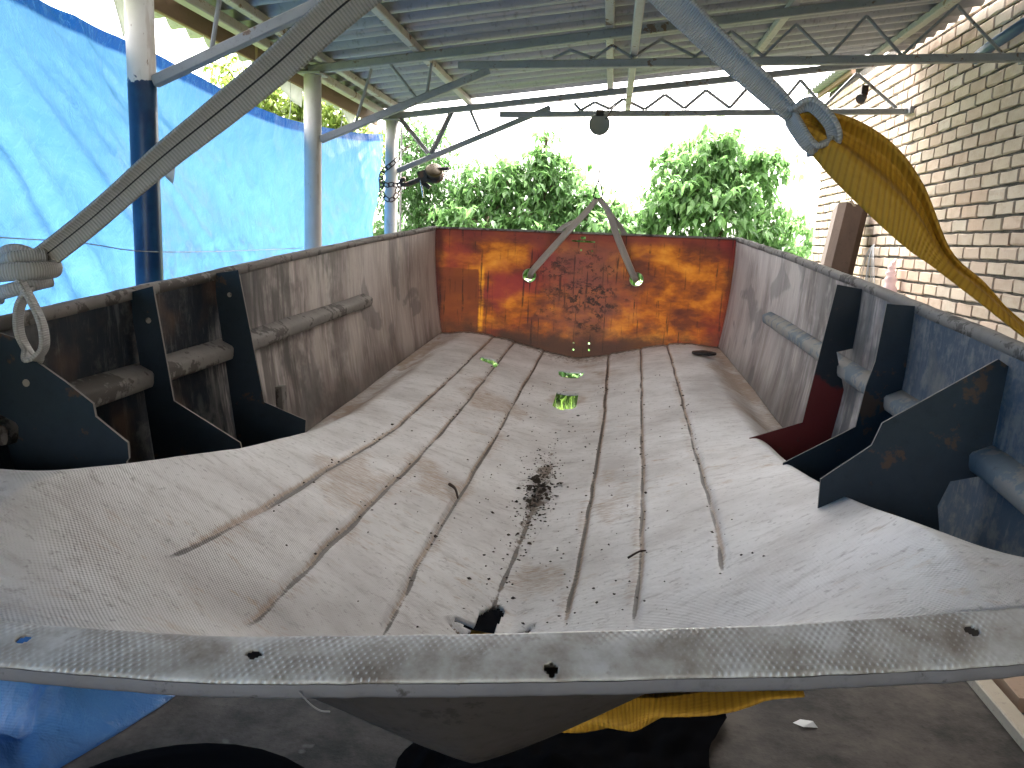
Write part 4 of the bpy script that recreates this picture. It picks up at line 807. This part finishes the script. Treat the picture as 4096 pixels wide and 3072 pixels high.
def tree(name,label,base,trunk,blobs,mat,size=.115,per=16,seed=1,droop=.6,spread=.15,group=None,cat='tree'):
    """blobs: (x,y,z,rx,ry,rz,n_clumps) foliage masses, z relative to eye"""
    r=np.random.default_rng(seed); root=empty(name,A(*base),label,cat,group)
    tk=MB(); tp=cr([A(*base)]+[A(*q_) for q_ in trunk],5); n=len(tp)
    tk.tube(tp,[.085*(1-.75*i/n) for i in range(n)],10)
    lb=MB(); allc=[]
    for x,y,z,rx,ry,rz,nc in blobs:
        c=np.array((x,y,z+Z0)); best=min(tp,key=lambda q_:(q_-Vector(c)).length+max(0,q_.z-c[2])*1.5)
        mid=(np.array(best)+c)/2+np.array((0,0,-.12)); lb.tube(cr([best,Vector(mid),Vector(c)],5),[.034*(1-.6*i/11) for i in range(11)],7)
        v=r.normal(0,1,(nc,3)); v/=np.linalg.norm(v,axis=1)[:,None]; rr=r.uniform(.25,1.08,nc)**.6
        cl=c+v*rr[:,None]*np.array((rx,ry,rz)); cl+=r.normal(0,.05,cl.shape)
        for q_ in cl[::5]:
            m_=(c+q_)/2+r.normal(0,.05,3); lb.tube([Vector(c),Vector(m_),Vector(q_)],[.012,.008,.003],5)
        # leaves strung along a short hanging spray in each clump
        az=r.uniform(0,2*np.pi,nc); dr=np.c_[np.cos(az),np.sin(az),r.uniform(-.9,.35,nc)]*spread*r.uniform(.6,1.5,nc)[:,None]
        tt=r.uniform(-1,1,(nc,per,1)); allc.append((cl[:,None,:]+dr[:,None,:]*tt+r.normal(0,.028,(nc,per,3))).reshape(-1,3))
    tk.build('trunk',M['bark'],root,True); lb.build('limbs',M['bark'],root,True)
    leaves('crown',np.concatenate(allc),size,M[mat],root,droop,seed+50)
    return root
gT='garden trees behind the shed'
tree('cherry_tree','rounded pale green cherry tree standing next to the end of the brick wall',(1.6,12.,-1.6),[(1.58,12,-.6),(1.52,12,.3),(1.5,12,1.2)],
 [(1.25,12,1.25,.45,.5,.42,70),(1.75,12.1,.95,.62,.6,.5,95),(1.05,11.9,.75,.55,.5,.45,80),(1.5,11.8,.45,.75,.6,.5,110),(2.3,12,.25,.5,.5,.45,70),(1.9,12,-.2,.8,.6,.45,100),(1.0,12,-.25,.6,.5,.4,80),(.72,12,.55,.36,.4,.34,50),(.55,12.1,.05,.42,.4,.35,60),(.85,12,1.05,.34,.4,.3,40),(1.45,12,1.5,.32,.3,.22,30),(2.05,12,1.2,.4,.4,.3,46),(2.45,11.8,-.2,.35,.4,.3,40)],'leafC',.15,13,11,group=gT)
tree('cherry_tree','loose upright cherry tree with thin leafy shoots behind the stern bridle',(-.9,12.2,-1.6),[(-.95,12.2,-.6),(-1.0,12.2,.4),(-1.02,12.2,1.5)],
 [(-1.02,12.2,1.30,.20,.2,.33,34),(-1.02,12.2,.80,.30,.3,.3,46),(-1.65,12.1,.95,.28,.3,.32,36),(-1.3,12.2,.40,.55,.5,.32,80),(-.45,12.1,.72,.36,.3,.22,34),(-.35,12,.25,.55,.5,.30,74),(.1,12.1,.02,.5,.4,.28,60),(-1.0,11.9,.0,.8,.5,.33,110),(-1.9,12,.25,.55,.5,.35,80),(-.1,12.1,-.3,.8,.5,.3,90),(-1.4,12,-.4,.9,.5,.3,100),(.55,12.3,-.15,.4,.4,.28,46),(.02,12.2,.62,.22,.2,.10,12),(-.7,12.3,1.0,.26,.3,.22,26),(-1.95,12.3,.75,.4,.4,.36,60),(-2.3,12.2,.3,.4,.4,.4,60),(-1.45,12.3,.9,.3,.3,.3,40),(.35,12.3,.25,.35,.3,.25,40),(-.75,12.3,.45,.5,.4,.35,70)],'leafB',.15,12,23,group=gT)
tree('garden_tree','dark dense tree with small leaves behind the far pipe column',(-3.0,12.6,-1.6),[(-3.0,12.6,-.4),(-3.0,12.6,.6),(-2.95,12.6,1.4)],
 [(-3.05,12.6,1.45,.55,.5,.45,90),(-2.65,12.5,1.0,.5,.5,.45,90),(-3.2,12.5,.7,.6,.5,.5,90),(-2.6,12.4,.35,.6,.5,.45,100),(-3.1,12.4,-.1,.7,.5,.5,100),(-2.3,12.5,-.2,.6,.5,.4,80)],'leafA',.10,17,37,group=gT)
tree('walnut_tree','yellowish green tree showing above the top edge of the blue tarpaulin',(-5.3,12.,-1.6),[(-5.3,12.,-.2),(-5.2,12.,1.),(-5.1,12.,1.9)],
 [(-5.6,12,2.15,.5,.5,.35,60),(-5.1,12,1.85,.6,.5,.42,90),(-4.4,11.9,1.75,.55,.5,.45,90),(-4.7,12,1.35,.7,.5,.4,90),(-3.9,12,1.55,.45,.5,.4,70),(-5.4,12,1.2,.7,.5,.5,80),(-3.75,12,1.05,.4,.5,.35,60)],'leafD',.13,15,41,droop=.3,group=gT)
sh=[(-2.4,9.6,.85,'leafB'),(-.9,9.9,.95,'leafC'),(.5,9.4,.9,'leafA'),(1.75,10.6,.9,'leafB'),(-.2,8.6,.7,'leafC')]
shl=['mid green shrub growing below the dark dense tree','bright green shrub behind the left hole of the stern','dark green shrub behind the right hole of the stern','mid green shrub at the foot of the brick wall end','low bright shrub just beyond the edge of the concrete floor']
for i,(x,y,h,mt) in enumerate(sh):
    tree('shrub',shl[i],(x,y,-1.6),[(x,y,-1.4),(x+.05,y,-1.2),(x,y,-1.6+h*.7)],[(x,y,-1.6+h*.6,.65,.5,h*.42,75),(x+.3,y-.1,-1.6+h*.45,.5,.4,h*.35,50),(x-.35,y,-1.6+h*.4,.5,.4,h*.35,50)],mt,.10,15,60+i,.3,group='shrubs behind the shed',cat='shrub')
r=np.random.default_rng(5); n=9000; gx=r.uniform(-5,4,n); gy=7.7+r.exponential(2.2,n); hh=r.uniform(.06,.2,n); a=r.uniform(0,6.28,n)
C=np.c_[gx,gy,np.full(n,-.03)]; s_=np.c_[np.cos(a),np.sin(a),0*a]*.008; tip=C+np.c_[r.normal(0,.05,n),r.normal(0,.05,n),hh]
P=np.stack([C-s_,C+s_,(C+tip)/2+s_*.7+np.c_[0*a,0*a,hh*.12],tip],1).reshape(-1,3); b=(np.arange(n)*4)[:,None]
o=obj('grass',P,np.concatenate([b+np.array([[0,1,2]]),b+np.array([[0,2,3]])]),M['grass'],None,False,{'tone':np.repeat(r.random(n),4)}); finish(o,'tufts of green grass beyond the concrete floor','grass',kind='stuff')
